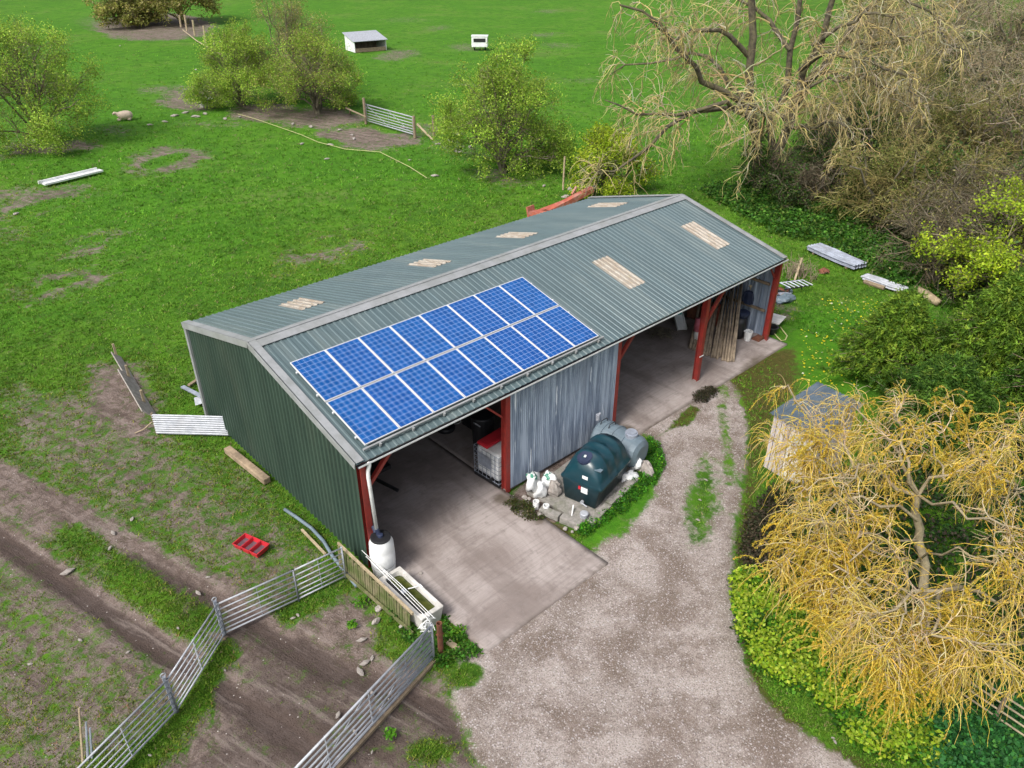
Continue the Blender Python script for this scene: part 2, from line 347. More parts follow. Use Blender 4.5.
def masks(X, Y):
    mx = np.maximum
    gravel = poly(X, Y, [(470, 645), (545, 600), (600, 560), (592, 552), (602, 545), (625, 533), (652, 500), (662, 470), (655, 445), (640, 425), (700, 395), (730, 380), (738, 392), (748, 430), (744, 480), (735, 530), (731, 570), (735, 620), (750, 680), (785, 722), (825, 745), (870, 775), (900, 860), (540, 880), (500, 800), (470, 745), (452, 700), (450, 670)], .35)
    gravel = gravel*(1-.9*poly(X, Y, [(704, 452), (690, 475), (683, 512), (690, 548), (708, 545), (722, 510), (717, 470)], .5)*.8)
    gravel = gravel*(1-.9*poly(X, Y, [(655, 440), (690, 405), (702, 408), (690, 425), (672, 428)], .15))*(1-.62*stroke(X, Y, [(725, 388), (722, 420), (728, 450), (732, 480)], .45, .35))
    gravel = gravel*(1-.8*poly(X, Y, [(445, 665), (475, 660), (490, 672), (470, 690), (440, 685)], .15))
    mud = poly(X, Y, [(-80, 430), (0, 462), (95, 500), (160, 540), (235, 575), (290, 612), (330, 600), (352, 585), (400, 640), (440, 670), (470, 700), (510, 768), (540, 880), (60, 900), (150, 768), (215, 705), (235, 670), (190, 640), (110, 590), (50, 555), (0, 520), (-80, 480)], .5)*.8
    mud = mx(mud, stroke(X, Y, [(-60, 490), (0, 535), (90, 598), (185, 662), (300, 740), (360, 800)], .9, .35)*1.0)
    mud = mx(mud, stroke(X, Y, [(-60, 440), (0, 472), (90, 523), (170, 570), (240, 612), (330, 662), (430, 700), (500, 760)], .9, .35)*1.0)
    mud = mx(mud, stroke(X, Y, [(40, 420), (110, 460), (170, 520), (240, 575), (330, 620)], 1.0, .8)*.62)
    mud = mx(mud, poly(X, Y, [(90, 365), (140, 362), (155, 395), (160, 440), (120, 445), (80, 415)], .9)*.85)
    mud = mx(mud, poly(X, Y, [(0, 560), (90, 610), (190, 690), (150, 740), (60, 790), (-60, 800), (-60, 560)], .8)*.6)
    mud = mx(mud, poly(X, Y, [(0, 390), (110, 390), (230, 480), (340, 560), (290, 615), (150, 545), (0, 462)], 1.2)*.56)
    mud = mx(mud, stroke(X, Y, [(-40, 520), (60, 580), (150, 650), (210, 700)], 2.6, 1.0)*.66)
    mud = mx(mud, stroke(X, Y, [(20, 385), (70, 425), (120, 470), (190, 535), (250, 590)], .5, .45)*.66)
    mud = mx(mud, stroke(X, Y, [(150, 420), (200, 470), (240, 510), (300, 560)], .7, .6)*.5)
    mud = mx(mud, poly(X, Y, [(150, 430), (250, 460), (300, 520), (330, 560), (290, 560), (200, 480)], .8)*.40)
    mud = mud*(1-.75*stroke(X, Y, [(70, 535), (130, 578), (200, 622)], .9, .4))
    mud = mud*(1-.9*stroke(X, Y, [(330, 590), (290, 612)], .6, .3))*(1-.9*stroke(X, Y, [(222, 650), (190, 712), (120, 775), (80, 810)], .55, .25))
    mud = mud*(1-.7*poly(X, Y, ell(400, 640, 26, 22), .25))*(1-.8*poly(X, Y, ell(430, 750, 22, 12), .25))
    far = [(ell(165, 160, 39, 13, -8), .9), (ell(45, 200, 50, 10, -12), .8), (ell(84, 245, 34, 9, -18), .75), (ell(60, 285, 50, 13, -14), .75), (ell(322, 252, 42, 15, -8), .65), (ell(15, 195, 30, 12), .7),
           (ell(155, 26, 62, 14, 0), .9), (ell(196, 100, 44, 10, -6), .85), (ell(45, 147, 50, 7, -3), .9), (ell(320, 118, 46, 10), .9), (ell(370, 138, 48, 9, 6), .95), (ell(425, 130, 24, 8), .6), (ell(460, 150, 30, 10, 10), .5), (ell(505, 176, 34, 8, 10), .6),
           (ell(395, 55, 26, 5, -8), .7), (ell(463, 47, 22, 4), .55), (ell(560, 45, 22, 3), .5), (ell(545, 34, 14, 3), .55), (ell(580, 80, 25, 3), .4), (ell(440, 28, 12, 3), .5), (ell(410, 20, 26, 3), .35), (ell(545, 12, 16, 2), .5),
           (ell(170, 90, 30, 6), .6), (ell(10, 230, 30, 10), .5), (ell(155, 225, 25, 6), .3), (ell(210, 125, 40, 4), .5), (ell(118, 130, 30, 4), .5), (ell(265, 112, 36, 9), .9), (ell(95, 20, 20, 6), .4)]
    XW = X+1.3*hnoise(X*.45+9, Y*.45)+.4*hnoise(X*1.6, Y*1.6+3); YW = Y+1.3*hnoise(X*.45, Y*.45+7)+.4*hnoise(X*1.6+5, Y*1.6)
    for e, a in far: mud = mx(mud, poly(XW, YW, e, 1.3)*a*.86)
    for e in (ell(165, 160, 25, 5, -14), ell(45, 205, 38, 4, -12), ell(55, 284, 30, 4, -16), ell(322, 245, 30, 5, -14), ell(84, 242, 22, 2.5, -20)): mud = mud*(1-.95*poly(X, Y, e, .3))
    mud = mx(mud, poly(X, Y, [(775, 300), (800, 305), (795, 320), (770, 322)], .3)*.5)
    mud = mx(mud, poly(X, Y, [(506, 499), (592, 418), (642, 430), (650, 452), (625, 482), (580, 530), (545, 520)], .25)*.95)
    olive = poly(X, Y, [(650, 435), (700, 395), (765, 350), (795, 350), (800, 385), (770, 430), (757, 480), (760, 560), (790, 560), (790, 620), (738, 600), (735, 540), (744, 480), (748, 430), (738, 392), (725, 384), (690, 425)], .5)*.9
    olive = mx(olive, stroke(X, Y, [(745, 560), (740, 620), (760, 690), (800, 740), (860, 765), (930, 790)], .5, .3)*.75)
    olive = mx(olive, stroke(X, Y, [(483, 655), (545, 613), (608, 570)], .35, .15)*.75)
    olive = mx(olive, poly(X, Y, [(500, 500), (545, 512), (585, 535), (560, 540), (510, 515)], .25)*.8)
    olive = mx(olive, poly(X, Y, [(440, 690), (520, 672), (500, 720), (530, 790), (480, 800)], .4)*.45)
    olive = mx(olive, poly(X, Y, [(790, 190), (870, 210), (960, 320), (1080, 320), (1200, 100), (1000, -20), (850, 20), (800, 120)], 3.0)*.42)
    wet = stroke(X, Y, [(-60, 492), (0, 538), (90, 602), (185, 666), (300, 744), (360, 800)], .5, .25)
    wet = mx(wet, stroke(X, Y, [(130, 560), (240, 622), (330, 672), (430, 708), (470, 730)], .6, .3))
    wet = mx(wet, stroke(X, Y, [(300, 640), (360, 680), (440, 720), (500, 768)], .5, .3)*.8)*1.0
    wet = mx(wet, poly(X, Y, [(240, 625), (330, 640), (430, 690), (470, 768), (300, 800), (170, 780), (230, 700)], .8)*.6)
    wet = mx(wet, stroke(X, Y, [(750, 430), (745, 500), (736, 560), (742, 640), (770, 720)], .9, .6)*.8)
    wet = mx(wet, stroke(X, Y, [(700, 440), (690, 520), (680, 560), (640, 640), (600, 700)], .9, .8)*.55)
    wet = mx(wet, stroke(X, Y, [(610, 575), (560, 620), (520, 660), (480, 700), (470, 760)], .6, .5)*.7)
    lush = mx(poly(X, Y, [(610, 500), (640, 470), (655, 440), (664, 470), (652, 505), (620, 540), (585, 545), (600, 520)], .25), poly(X, Y, [(780, 310), (960, 300), (960, 330), (870, 400), (800, 400), (770, 360)], 1.2)*.85)
    lush = mx(lush, poly(X, Y, [(0, 0), (700, 0), (730, 190), (560, 190), (450, 190), (0, 330)], 6)*.55)
    lush = lush*(1-.0*X)
    return dict(gravel=gravel, mud=mud*(1-gravel), olive=olive, wet=wet, lush=lush)

def axis(a, b, core0, core1, step, grow):
    xs = [core0]
    while xs[-1] < core1: xs.append(xs[-1]+step)
    s_ = step
    while xs[-1] < b: s_ *= grow; xs.append(xs[-1]+s_)
    s_ = step; lo = [core0]
    while lo[-1] > a: s_ *= grow; lo.append(lo[-1]-s_)
    return np.array(sorted(set(lo[1:]+xs)))
def hnoise(x, y):
    return (np.sin(x*1.3+np.sin(y*.9)*1.7)*np.cos(y*1.1+np.sin(x*.7)*1.3))*.5+.5*np.sin(x*3.7+1.3*np.sin(y*2.3))*np.cos(y*3.1+np.sin(x*2.9))
def ground_z(X, Y, mk):
    z = -.03+.025*hnoise(X, Y)+.012*hnoise(X*2.7+5, Y*2.7)-.09*mk['wet']*np.clip(mk['mud'], 0, 1)+.035*np.clip(mk['mud']-.4, 0, 1)*hnoise(X*2.2, Y*2.2+4)
    z = z*(1-mk['gravel']*.7)+.08*np.clip(mk['lush'], 0, 1)*(X < 20)*(Y < 8)
    inn = (X > -.3) & (X < 18.6) & (Y > -.95) & (Y < 9.8); inn |= (X > .3) & (X < 4.6) & (Y > -4.05) & (Y < 0)
    z = np.where(inn, np.minimum(z, -.01), z)
    far = np.clip((np.hypot(X, Y)-60)/200, 0, 1); return z+far*.6*np.sin(X*.03+1)*np.cos(Y*.025)
xs = axis(-60, 700, -9, 24, .13, 1.035); ys = axis(-90, 800, -14.5, 20, .13, 1.035)
XX, YY = np.meshgrid(xs, ys); XX += 0; mk = masks(XX.ravel(), YY.ravel()); Z = ground_z(XX.ravel(), YY.ravel(), mk)
nx, ny = len(xs), len(ys); idx = np.arange(nx*ny).reshape(ny, nx)
Fg = np.stack([idx[:-1, :-1], idx[:-1, 1:], idx[1:, 1:], idx[1:, :-1]], -1).reshape(-1, 4)
def groundmat():
    m, n, l, b = newmat('farm_ground'); p = pos(n, l, world=True)
    A = {k: node(n, 'ShaderNodeAttribute', attribute_name=k).outputs['Fac'] for k in ('gravel', 'mud', 'olive', 'wet', 'lush')}
    n1 = noise(n, l, p, .11, 6, .6, .4); n2 = noise(n, l, p, .8, 8, .7, .3); n3 = noise(n, l, p, 5, 8, .75); n4 = noise(n, l, p, 26, 6, .75); n5 = noise(n, l, p, 2.2, 8, .7, .8)
    # grass
    g_ = mixc(n, l, ramp(n, l, n1, .35, .65), (.052, .150, .010), (.088, .200, .014)); g_ = mixc(n, l, math_(n, l, 'MULTIPLY', ramp(n, l, n2, .42, .62), .75), g_, (.034, .092, .010))
    g_ = mixc(n, l, math_(n, l, 'MULTIPLY', ramp(n, l, n3, .50, .66), .7), g_, (.140, .235, .030)); g_ = mixc(n, l, math_(n, l, 'MULTIPLY', ramp(n, l, n4, .5, .7), .5), g_, (.018, .055, .008))
    gl = mixc(n, l, ramp(n, l, n5, .4, .62), (.050, .185, .009), (.085, .25, .012)); gl = mixc(n, l, math_(n, l, 'MULTIPLY', ramp(n, l, n2, .46, .62), .5), gl, (.030, .115, .008)); gl = mixc(n, l, math_(n, l, 'MULTIPLY', ramp(n, l, n3, .46, .60), .45), gl, (.022, .085, .007)); gl = mixc(n, l, math_(n, l, 'MULTIPLY', ramp(n, l, n4, .5, .66), .45), gl, (.12, .26, .02))
    g_ = mixc(n, l, math_(n, l, 'MULTIPLY', A['lush'], .8), g_, gl)
    # pale, thin patches that occur all over the old pasture
    g_ = mixc(n, l, math_(n, l, 'MULTIPLY', ramp(n, l, math_(n, l, 'ADD', math_(n, l, 'MULTIPLY', n5, .5), math_(n, l, 'MULTIPLY', n1, .5)), .53, .62), .45), g_, (.135, .155, .055))
    def thr(a, amp, lo, hi, nn=None):
        return ramp(n, l, math_(n, l, 'ADD', a, math_(n, l, 'MULTIPLY', math_(n, l, 'SUBTRACT', nn or nmix, .5), amp)), lo, hi)
    nmix = math_(n, l, 'ADD', math_(n, l, 'MULTIPLY', n5, .45), math_(n, l, 'ADD', math_(n, l, 'MULTIPLY', n3, .35), math_(n, l, 'MULTIPLY', n4, .2)))
    # olive moss
    ol = mixc(n, l, ramp(n, l, n3, .35, .62), (.095, .078, .022), (.055, .062, .012)); ol = mixc(n, l, math_(n, l, 'MULTIPLY', ramp(n, l, n4, .5, .68), .6), ol, (.13, .105, .06))
    c = mixc(n, l, thr(A['olive'], 3.6, .25, .75), g_, ol)
    # mud
    mu = mixc(n, l, ramp(n, l, n5, .38, .60), (.105, .077, .063), (.205, .160, .140)); mu = mixc(n, l, math_(n, l, 'MULTIPLY', ramp(n, l, n3, .46, .62), .7), mu, (.095, .070, .058)); mu = mixc(n, l, math_(n, l, 'MULTIPLY', ramp(n, l, n4, .50, .64), .6), mu, (.30, .255, .235))
    mu = mixc(n, l, math_(n, l, 'MULTIPLY', thr(A['wet'], 1.4, .35, .75), .75), mu, (.058, .043, .038))
    tr = n.new('ShaderNodeMapping'); g2 = n.new('ShaderNodeNewGeometry'); l.new(g2.outputs['Position'], tr.inputs[0]); _a = G(90, 523); _b = G(330, 662); tr.vector_type = 'TEXTURE'; tr.inputs['Rotation'].default_value = (0, 0, math.atan2(_b[1]-_a[1], _b[0]-_a[0]))
    ts = n.new('ShaderNodeVectorMath'); ts.operation = 'MULTIPLY'; l.new(tr.outputs[0], ts.inputs[0]); ts.inputs[1].default_value = (.35, 3.2, 1)
    n6 = noise(n, l, ts.outputs[0], 1.0, 6, .65, .3); mu = mixc(n, l, math_(n, l, 'MULTIPLY', ramp(n, l, n6, .50, .62), .6), mu, (.085, .062, .052)); mu = mixc(n, l, math_(n, l, 'MULTIPLY', ramp(n, l, n6, .46, .36), .45), mu, (.27, .225, .20))
    c = mixc(n, l, thr(A['mud'], 4.2, .22, .78), c, mu)
    # gravel
    vo = node(n, 'ShaderNodeTexVoronoi', Scale=19.0); l.new(p, vo.inputs['Vector']); vsp = n.new('ShaderNodeSeparateColor'); l.new(vo.outputs['Color'], vsp.inputs[0])
    vo2 = node(n, 'ShaderNodeTexVoronoi', Scale=42.0); l.new(p, vo2.inputs['Vector']); vsp2 = n.new('ShaderNodeSeparateColor'); l.new(vo2.outputs['Color'], vsp2.inputs[0])
    ga = mixc(n, l, ramp(n, l, n2, .38, .60), (.215, .170, .145), (.43, .378, .352)); ga = mixc(n, l, math_(n, l, 'MULTIPLY', ramp(n, l, n5, .50, .64), .6), ga, (.175, .140, .118)); ga = mixc(n, l, math_(n, l, 'MULTIPLY', A['wet'], .6), ga, (.12, .09, .065))
    stones = math_(n, l, 'MULTIPLY', ramp(n, l, vsp.outputs[0], .62, .8), math_(n, l, 'SUBTRACT', 1, ramp(n, l, vo.outputs['Distance'], .30, .50)))
    st2 = math_(n, l, 'MULTIPLY', ramp(n, l, vsp2.outputs[0], .5, .7), math_(n, l, 'SUBTRACT', 1, ramp(n, l, vo2.outputs['Distance'], .3, .5)))
    ga = mixc(n, l, math_(n, l, 'MULTIPLY', st2, .75), ga, (.50, .455, .43)); ga = mixc(n, l, math_(n, l, 'MULTIPLY', stones, .75), ga, (.55, .51, .51))
    ga = mixc(n, l, math_(n, l, 'MULTIPLY', ramp(n, l, n4, .48, .62), .7), ga, (.12, .095, .082))
    c = mixc(n, l, thr(A['gravel'], 3.0, .3, .7), c, ga)
    # loose stones on mud too
    c = mixc(n, l, math_(n, l, 'MULTIPLY', math_(n, l, 'MULTIPLY', ramp(n, l, vsp.outputs[1], .985, .992), math_(n, l, 'SUBTRACT', 1, ramp(n, l, vo.outputs['Distance'], .2, .35))), ramp(n, l, A['mud'], .4, .7)), c, (.5, .46, .43))
    l.new(c, b.inputs['Base Color']); b.inputs['Roughness'].default_value = .95; b.inputs['Specular IOR Level'].default_value = .12
    h = math_(n, l, 'ADD', math_(n, l, 'MULTIPLY', n3, 1.0), math_(n, l, 'MULTIPLY', n4, .5)); h = math_(n, l, 'ADD', h, math_(n, l, 'MULTIPLY', stones, .15)); h = math_(n, l, 'ADD', h, math_(n, l, 'MULTIPLY', math_(n, l, 'MULTIPLY', n6, A['mud']), -1.3))
    bm = node(n, 'ShaderNodeBump', Strength=.75, Distance=.09); l.new(h, bm.inputs['Height']); l.new(bm.outputs[0], b.inputs['Normal'])
    return m
ground = fastmesh('ground', np.stack([XX.ravel(), YY.ravel(), Z], -1), Fg, groundmat()); ground['kind'] = 'structure'
for k, v in mk.items():
    a = ground.data.attributes.new(k, 'FLOAT', 'POINT'); a.data.foreach_set('value', v.astype(np.float32))
ground.data.polygons.foreach_set('use_smooth', np.ones(len(Fg), bool))

# concrete slabs, their surfaces carry 'dirt' where soil has gathered
def slab(name, x0, x1, y0, y1, z, dirt_fn):
    nxs, nys = int((x1-x0)/.15)+1, int((y1-y0)/.15)+1
    X, Y = np.meshgrid(np.linspace(x0, x1, nxs), np.linspace(y0, y1, nys)); X = X.ravel(); Y = Y.ravel()
    top = np.stack([X, Y, np.full(X.shape, z)], -1); i = np.arange(nxs*nys).reshape(nys, nxs)
    F = np.stack([i[:-1, :-1], i[:-1, 1:], i[1:, 1:], i[1:, :-1]], -1).reshape(-1, 4); n0 = len(top)
    rim = list(i[0, :])+list(i[1:, -1])+list(i[-1, -2::-1])+list(i[-2:0:-1, 0]); low = top[rim]-[0, 0, .25]
    R = len(rim); F2 = np.array([(rim[k], n0+k, n0+(k+1) % R, rim[(k+1) % R]) for k in range(R)])
    o = fastmesh(name, np.vstack([top, low]), np.vstack([F, F2]), M['concrete']); o['kind'] = 'structure'
    V = np.vstack([top, low]); d = dirt_fn(V[:, 0], V[:, 1])
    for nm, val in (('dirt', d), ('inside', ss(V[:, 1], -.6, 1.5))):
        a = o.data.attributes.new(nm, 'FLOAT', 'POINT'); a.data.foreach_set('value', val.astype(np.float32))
    return o
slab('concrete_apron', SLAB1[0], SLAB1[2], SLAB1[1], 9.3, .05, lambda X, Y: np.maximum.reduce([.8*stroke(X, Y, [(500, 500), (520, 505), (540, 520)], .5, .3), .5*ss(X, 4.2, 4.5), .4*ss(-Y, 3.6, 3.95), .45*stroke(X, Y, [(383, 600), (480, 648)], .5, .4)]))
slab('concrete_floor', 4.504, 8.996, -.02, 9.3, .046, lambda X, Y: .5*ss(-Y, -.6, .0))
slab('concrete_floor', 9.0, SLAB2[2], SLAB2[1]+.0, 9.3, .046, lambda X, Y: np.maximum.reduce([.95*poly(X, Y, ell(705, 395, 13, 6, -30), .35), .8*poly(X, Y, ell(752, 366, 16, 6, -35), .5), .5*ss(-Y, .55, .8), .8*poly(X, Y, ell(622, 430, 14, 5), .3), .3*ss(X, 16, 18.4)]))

# ------------------------------------------------------------------ barn
L, W, HE, HR = 18.185, 9.383, 3.473, 4.655
SLP = (HR-HE)/(W/2); PHI = math.atan(SLP)
FD = np.array([0, -math.cos(PHI), -math.sin(PHI)]); BD = np.array([0, math.cos(PHI), -math.sin(PHI)])
FN = np.array([0, -math.sin(PHI), math.cos(PHI)]); BN = np.array([0, math.sin(PHI), math.cos(PHI)])
RIDGE = np.array([0, W/2, HR]); SL = (W/2+.156)/math.cos(PHI)
def roofpt(px, py, front=True):
    nn = FN if front else BN; d = cf + cr*(px-512)/FPX + cu*(384-py)/FPX
    q = CAMP+d*(((RIDGE-CAMP)@nn)/(d@nn)); return q[0], (q-RIDGE)@(FD if front else BD)
barn = thing('barn', 'long open-fronted steel barn with green box-profile roof, dark green gable and red posts', 'barn', (0, 0, 0))
X0, X1 = -.15, L+.15
# front slope: ribs run down FD, repeat along x
b = MB(); b.corr(RIDGE+np.array([X0, 0, -.032]), (1, 0, 0), FD, FN, X1-X0, SL, .2, .018, nv=6); b.build('roof_sheet', M['roof'], barn)
b = MB(); b.corr(RIDGE+np.array([X0, 0, -.032]), (1, 0, 0), BD, BN, X1-X0, SL, .2, .018, nv=6)
b.f = [f[::-1] for f in b.f]; rs2 = b.build('roof_sheet', M['roof'], barn)
b = MB()
for D, N_ in ((FD, FN), (BD, BN)): b.box(RIDGE+np.array([L/2, 0, 0])+D*.15+N_*.012, (X1-X0+.02, .30, .012), ax=[(1, 0, 0), D, N_])
b.box(RIDGE+np.array([L/2, 0, .022]), (X1-X0+.02, .05, .03)); b.build('ridge_cap', M['flash'], barn)
for xg, sgn in ((X0, -1), (X1, 1)):
    b = MB()
    for D, N_ in ((FD, FN), (BD, BN)):
        b.box(np.array([xg-sgn*.10, RIDGE[1], RIDGE[2]])+D*(SL/2+.0)+N_*.026, (.20, SL, .012), ax=[(1, 0, 0), D, N_])
        b.box(np.array([xg+sgn*.035, RIDGE[1], RIDGE[2]])+D*(SL/2)-N_*.06, (.014, SL, .19), ax=[(1, 0, 0), D, N_])
    b.build('barge_board', M['flash'], barn)
b = MB(); b.box((-.13, W+.02, HE/2-.05), (.10, .16, HE-.12)); b.build('corner_flashing', M['flash'], barn)
# rooflights
def rooflight(p, front):
    q = [roofpt(*a, front) for a in p]; xa = min(a[0] for a in q); xb = max(a[0] for a in q); da = min(a[1] for a in q); db = max(a[1] for a in q)
    return xa, xb, da, db
RL = []
for cx_, cy_ in ((618.5, 271.5), (705.5, 234.5)):
    x, d = roofpt(cx_, cy_); RL.append((x, d, True))
for cx_, cy_ in ((299, 304), (431, 262), (517, 234.5), (606, 205)):
    x, d = roofpt(cx_, cy_, False); RL.append((x, d, False))
for x, d, fr in RL:
    D, N_ = (FD, FN) if fr else (BD, BN); x = round((x-X0)/.2)*.2+X0-.4; ln = 1.75 if fr else 1.6
    b = MB(); b.corr(RIDGE+np.array([x, 0, -.032])+D*(d-ln/2)+N_*.008, (1, 0, 0), D, N_, .8, ln, .2, .032, nv=2)
    if not fr: b.f = [f[::-1] for f in b.f]
    b.build('rooflight', M['skyl'], barn)
# gable cladding, near end: clad to a sloping head
def gable(xg, mat_, pitch, out, name, z0=.12, h=.045):
    V = []; ys_ = []; i = 0
    pr = [(0, 0), (.55, 0), (.68, 1), (.88, 1)]
    while i*pitch < W:
        for a_, h_ in pr:
            if (i+a_)*pitch < W: ys_.append(((i+a_)*pitch, h_*h))
        i += 1
    ys_.append((W, 0)); nn_ = len(ys_); b = MB()
    for s_ in (0, 1):
        for y, h_ in ys_:
            top = HR-abs(y-W/2)*SLP-.045; V.append((xg+out*(h_-s_*.004), y, z0)); V.append((xg+out*(h_-s_*.004), y, top))
    F = []
    for s_ in (0, 1):
        for k in range(nn_-1):
            a_ = s_*2*nn_+2*k; F.append((a_, a_+1, a_+3, a_+2))
    b.add(V, F); return b.build(name, mat_, barn)
gable(-.09, M['green_clad'], .2, -1, 'gable_cladding'); gable(L+.09, M['silver'], .3, -1, 'gable_cladding', h=.035)
# front bay cladding (fine sine sheet), back wall cladding
b = MB(); BAY = L/4
b.corr((BAY+.10, -.10, .10), (1, 0, 0), (0, 0, 1), (0, -1, 0), BAY-.06, 3.24, .076, .016, 'sine', nv=4, wob=.004)
b.f = [f for f in b.f]; b.build('front_cladding', M['silver'], barn)
b = MB(); b.corr((0, W+.08, .1), (1, 0, 0), (0, 0, 1), (0, -1, 0), L, HE-.25, .2, .03); b.build('back_cladding', M['green_clad'], barn)
# steel frames
def ibeam(b, a, c, w_=.16, h_=.2, up=(0, 1, 0)):
    a = np.array(a, float); c = np.array(c, float); t = nrm(c-a); s_ = nrm(np.cross(t, up)); n_ = np.cross(s_, t)
    Ln = np.linalg.norm(c-a); mid = (a+c)/2
    b.box(mid, (Ln, .014, h_-.03), ax=[t, s_, n_])
    for q in (-1, 1): b.box(mid+n_*q*(h_/2-.008), (Ln, w_, .014), ax=[t, s_, n_])
for i in range(5):
    x = i*BAY+(.02 if i == 0 else -.02 if i == 4 else 0)
    b = MB(); ibeam(b, (x, -.02, 0.0), (x, -.02, HE-.12)); b.build('front_post', M['red'], barn)
    b = MB(); ibeam(b, (x, W-.08, 0.0), (x, W-.08, HE-.12)); b.build('back_post', M['red'], barn)
    b = MB()
    ibeam(b, (x, -.02, HE-.2), (x, W/2, HR-.2), .14, .18, up=(0, -SLP, 1)); ibeam(b, (x, W-.05, HE-.2), (x, W/2, HR-.2), .14, .18, up=(0, SLP, 1)); b.build('rafter', M['red'], barn)
b = MB()
for D, N_ in ((FD, FN), (BD, BN)):
    for d in (.3, 1.3, 2.5, 3.7, 4.6): b.box(RIDGE+np.array([L/2, 0, 0])+D*d-N_*.105, (L-.05, .06, .12), ax=[(1, 0, 0), D, N_])
pr_ = b.build('purlins', M['wood'], barn)
b = MB(); b.box((L/2, -.03, HE-.17), (L-.2, .05, .12)); b.build('eaves_beam', M['galvold'], barn)
for z in (1.2, 2.3):
    b = MB(); b.box((L-.02, W/2, z), (.06, W-.4, .10)); b.build('sheeting_rail', M['wood'], barn)
    b = MB(); b.box((.04, W/2, z), (.06, W-.4, .10)); b.build('sheeting_rail', M['wood'], barn)
for (xa, za, xb, zb, th_) in ((.08, 2.45, .95, 3.32, .10), (BAY-.08, 2.55, BAY-.85, 3.32, .06), (2*BAY+.08, 2.5, 2*BAY+.85, 3.32, .10), (3*BAY+.08, 2.2, 3*BAY+1.1, 3.32, .10), (L-.1, 2.6, L-.7, 3.32, .05)):
    b = MB(); b.beam((xa, .0, za), (xb, .0, zb), th_, th_*.9); b.build('knee_brace', M['red'], barn)
# gutter
b = MB(); ye, ze = -.156-.035, HE-.156*SLP-.06
pts = [(ye+.045*math.cos(t), ze+.045*math.sin(t)) for t in np.linspace(pi, 2*pi, 7)]
V = [(x, y, z) for x in (X0, X1) for (y, z) in pts]+[(x, y*1+.0, z-.006) for x in (X0, X1) for (y, z) in pts]
F = [(k, k+1, 7+k+1, 7+k) for k in range(6)]+[(14+k, 21+k, 21+k+1, 14+k+1) for k in range(6)]
b.add(V, F); b.box(((X0+X1)/2, ye-.048, ze), (X1-X0, .010, .016)); gu = b.build('gutter', M['dark'], barn)
b = MB(); b.box(((X0+X1)/2, ye-.058, ze+.004), (X1-X0, .008, .045)); b.build('gutter_lip', M['white'], gu)
b = MB(); b.tube([(.16, ye, ze-.02), (.16, ye, ze-.10), (.10, ye-.01, ze-.24), (.09, ye-.01, ze-.40), (.09, -.30, 1.42)], .047, 10)
b.build('downpipe', M['white'], barn, smooth=True)
b = MB(); b.box((3*BAY, -.125, 1.05), (.22, .02, .03)); b.build('post_band', M['white'], barn)

# solar panels on their rails
PX0, PU = .278, 1.335
for d in (PU+.35, PU+1.32, PU+1.70+.33, PU+1.70+1.30):
    b = MB(); b.box(RIDGE+np.array([PX0+4.06, 0, 0])+FD*d+FN*.055, (8.18, .045, .05), ax=[(1, 0, 0), FD, FN]); b.build('mounting_rail', M['alu'], barn)
b = MB()
b.box(RIDGE+np.array([PX0+4.06, 0, 0])+FD*(PU+3.43)+FN*.07, (8.3, .05, .05), ax=[(1, 0, 0), FD, FN])
for k in range(9): b.box(RIDGE+np.array([PX0+.35+k*.95, 0, 0])+FD*(PU+3.46)+FN*.045, (.05, .10, .09), ax=[(1, 0, 0), FD, FN])
b.build('mounting_rail', M['flash'], barn)
def solar(label, x, d):
    o = RIDGE+np.array([x, 0, 0])+FD*d+FN*.09
    t = bpy.data.objects.new('solar_panel', None); COL.objects.link(t); t.parent = barn; t.location = tuple(o); t['label'] = label
    w_, h_, fr = .99, 1.66, .022
    b = MB(); ux = np.array([1, 0, 0])
    for (a_, c_, sw, sh) in ((w_/2, fr/2, w_, fr), (w_/2, h_-fr/2, w_, fr)): b.box(o+ux*a_+FD*c_+FN*.02, (sw, sh, .04), ax=[ux, FD, FN])
    for a_ in (fr/2, w_-fr/2): b.box(o+ux*a_+FD*(h_/2)+FN*.02, (fr, h_-2*fr, .04), ax=[ux, FD, FN])
    b.build('frame', M['alu'], t)
    b = MB(); a_, c_ = .02, .02
    q = [o+ux*a_+FD*c_, o+ux*(w_-a_)+FD*c_, o+ux*(w_-a_)+FD*(h_-c_), o+ux*a_+FD*(h_-c_)]
    b.add([p+FN*.034 for p in q]+[p+FN*.006 for p in q], [(3, 2, 1, 0), (4, 5, 6, 7)]); g_ = b.build('cell_sheet', M['cells'], t)
    uv = g_.data.uv_layers.new(name='UVMap')
    for pl in g_.data.polygons:
        for li in pl.loop_indices:
            vi = g_.data.loops[li].vertex_index % 4; uv.data[li].uv = [(0, 0), (1, 0), (1, 1), (0, 1)][vi]
ordn = ['first', 'second', 'third', 'fourth', 'fifth', 'sixth', 'seventh', 'eighth']
for i in range(8):
    solar(f'blue solar panel, {ordn[i]} from the gable end in the upper row near the ridge', PX0+i*1.01, PU)
    solar(f'blue solar panel, {ordn[i]} from the gable end in the lower row above the gutter', PX0+i*1.01, PU+1.70)
#@@PART2
# ================================================================== farm objects
def V3(*a): return np.array(a, float)
def P0(px, py, z=0): g_ = G(px, py, z); return V3(*g_)
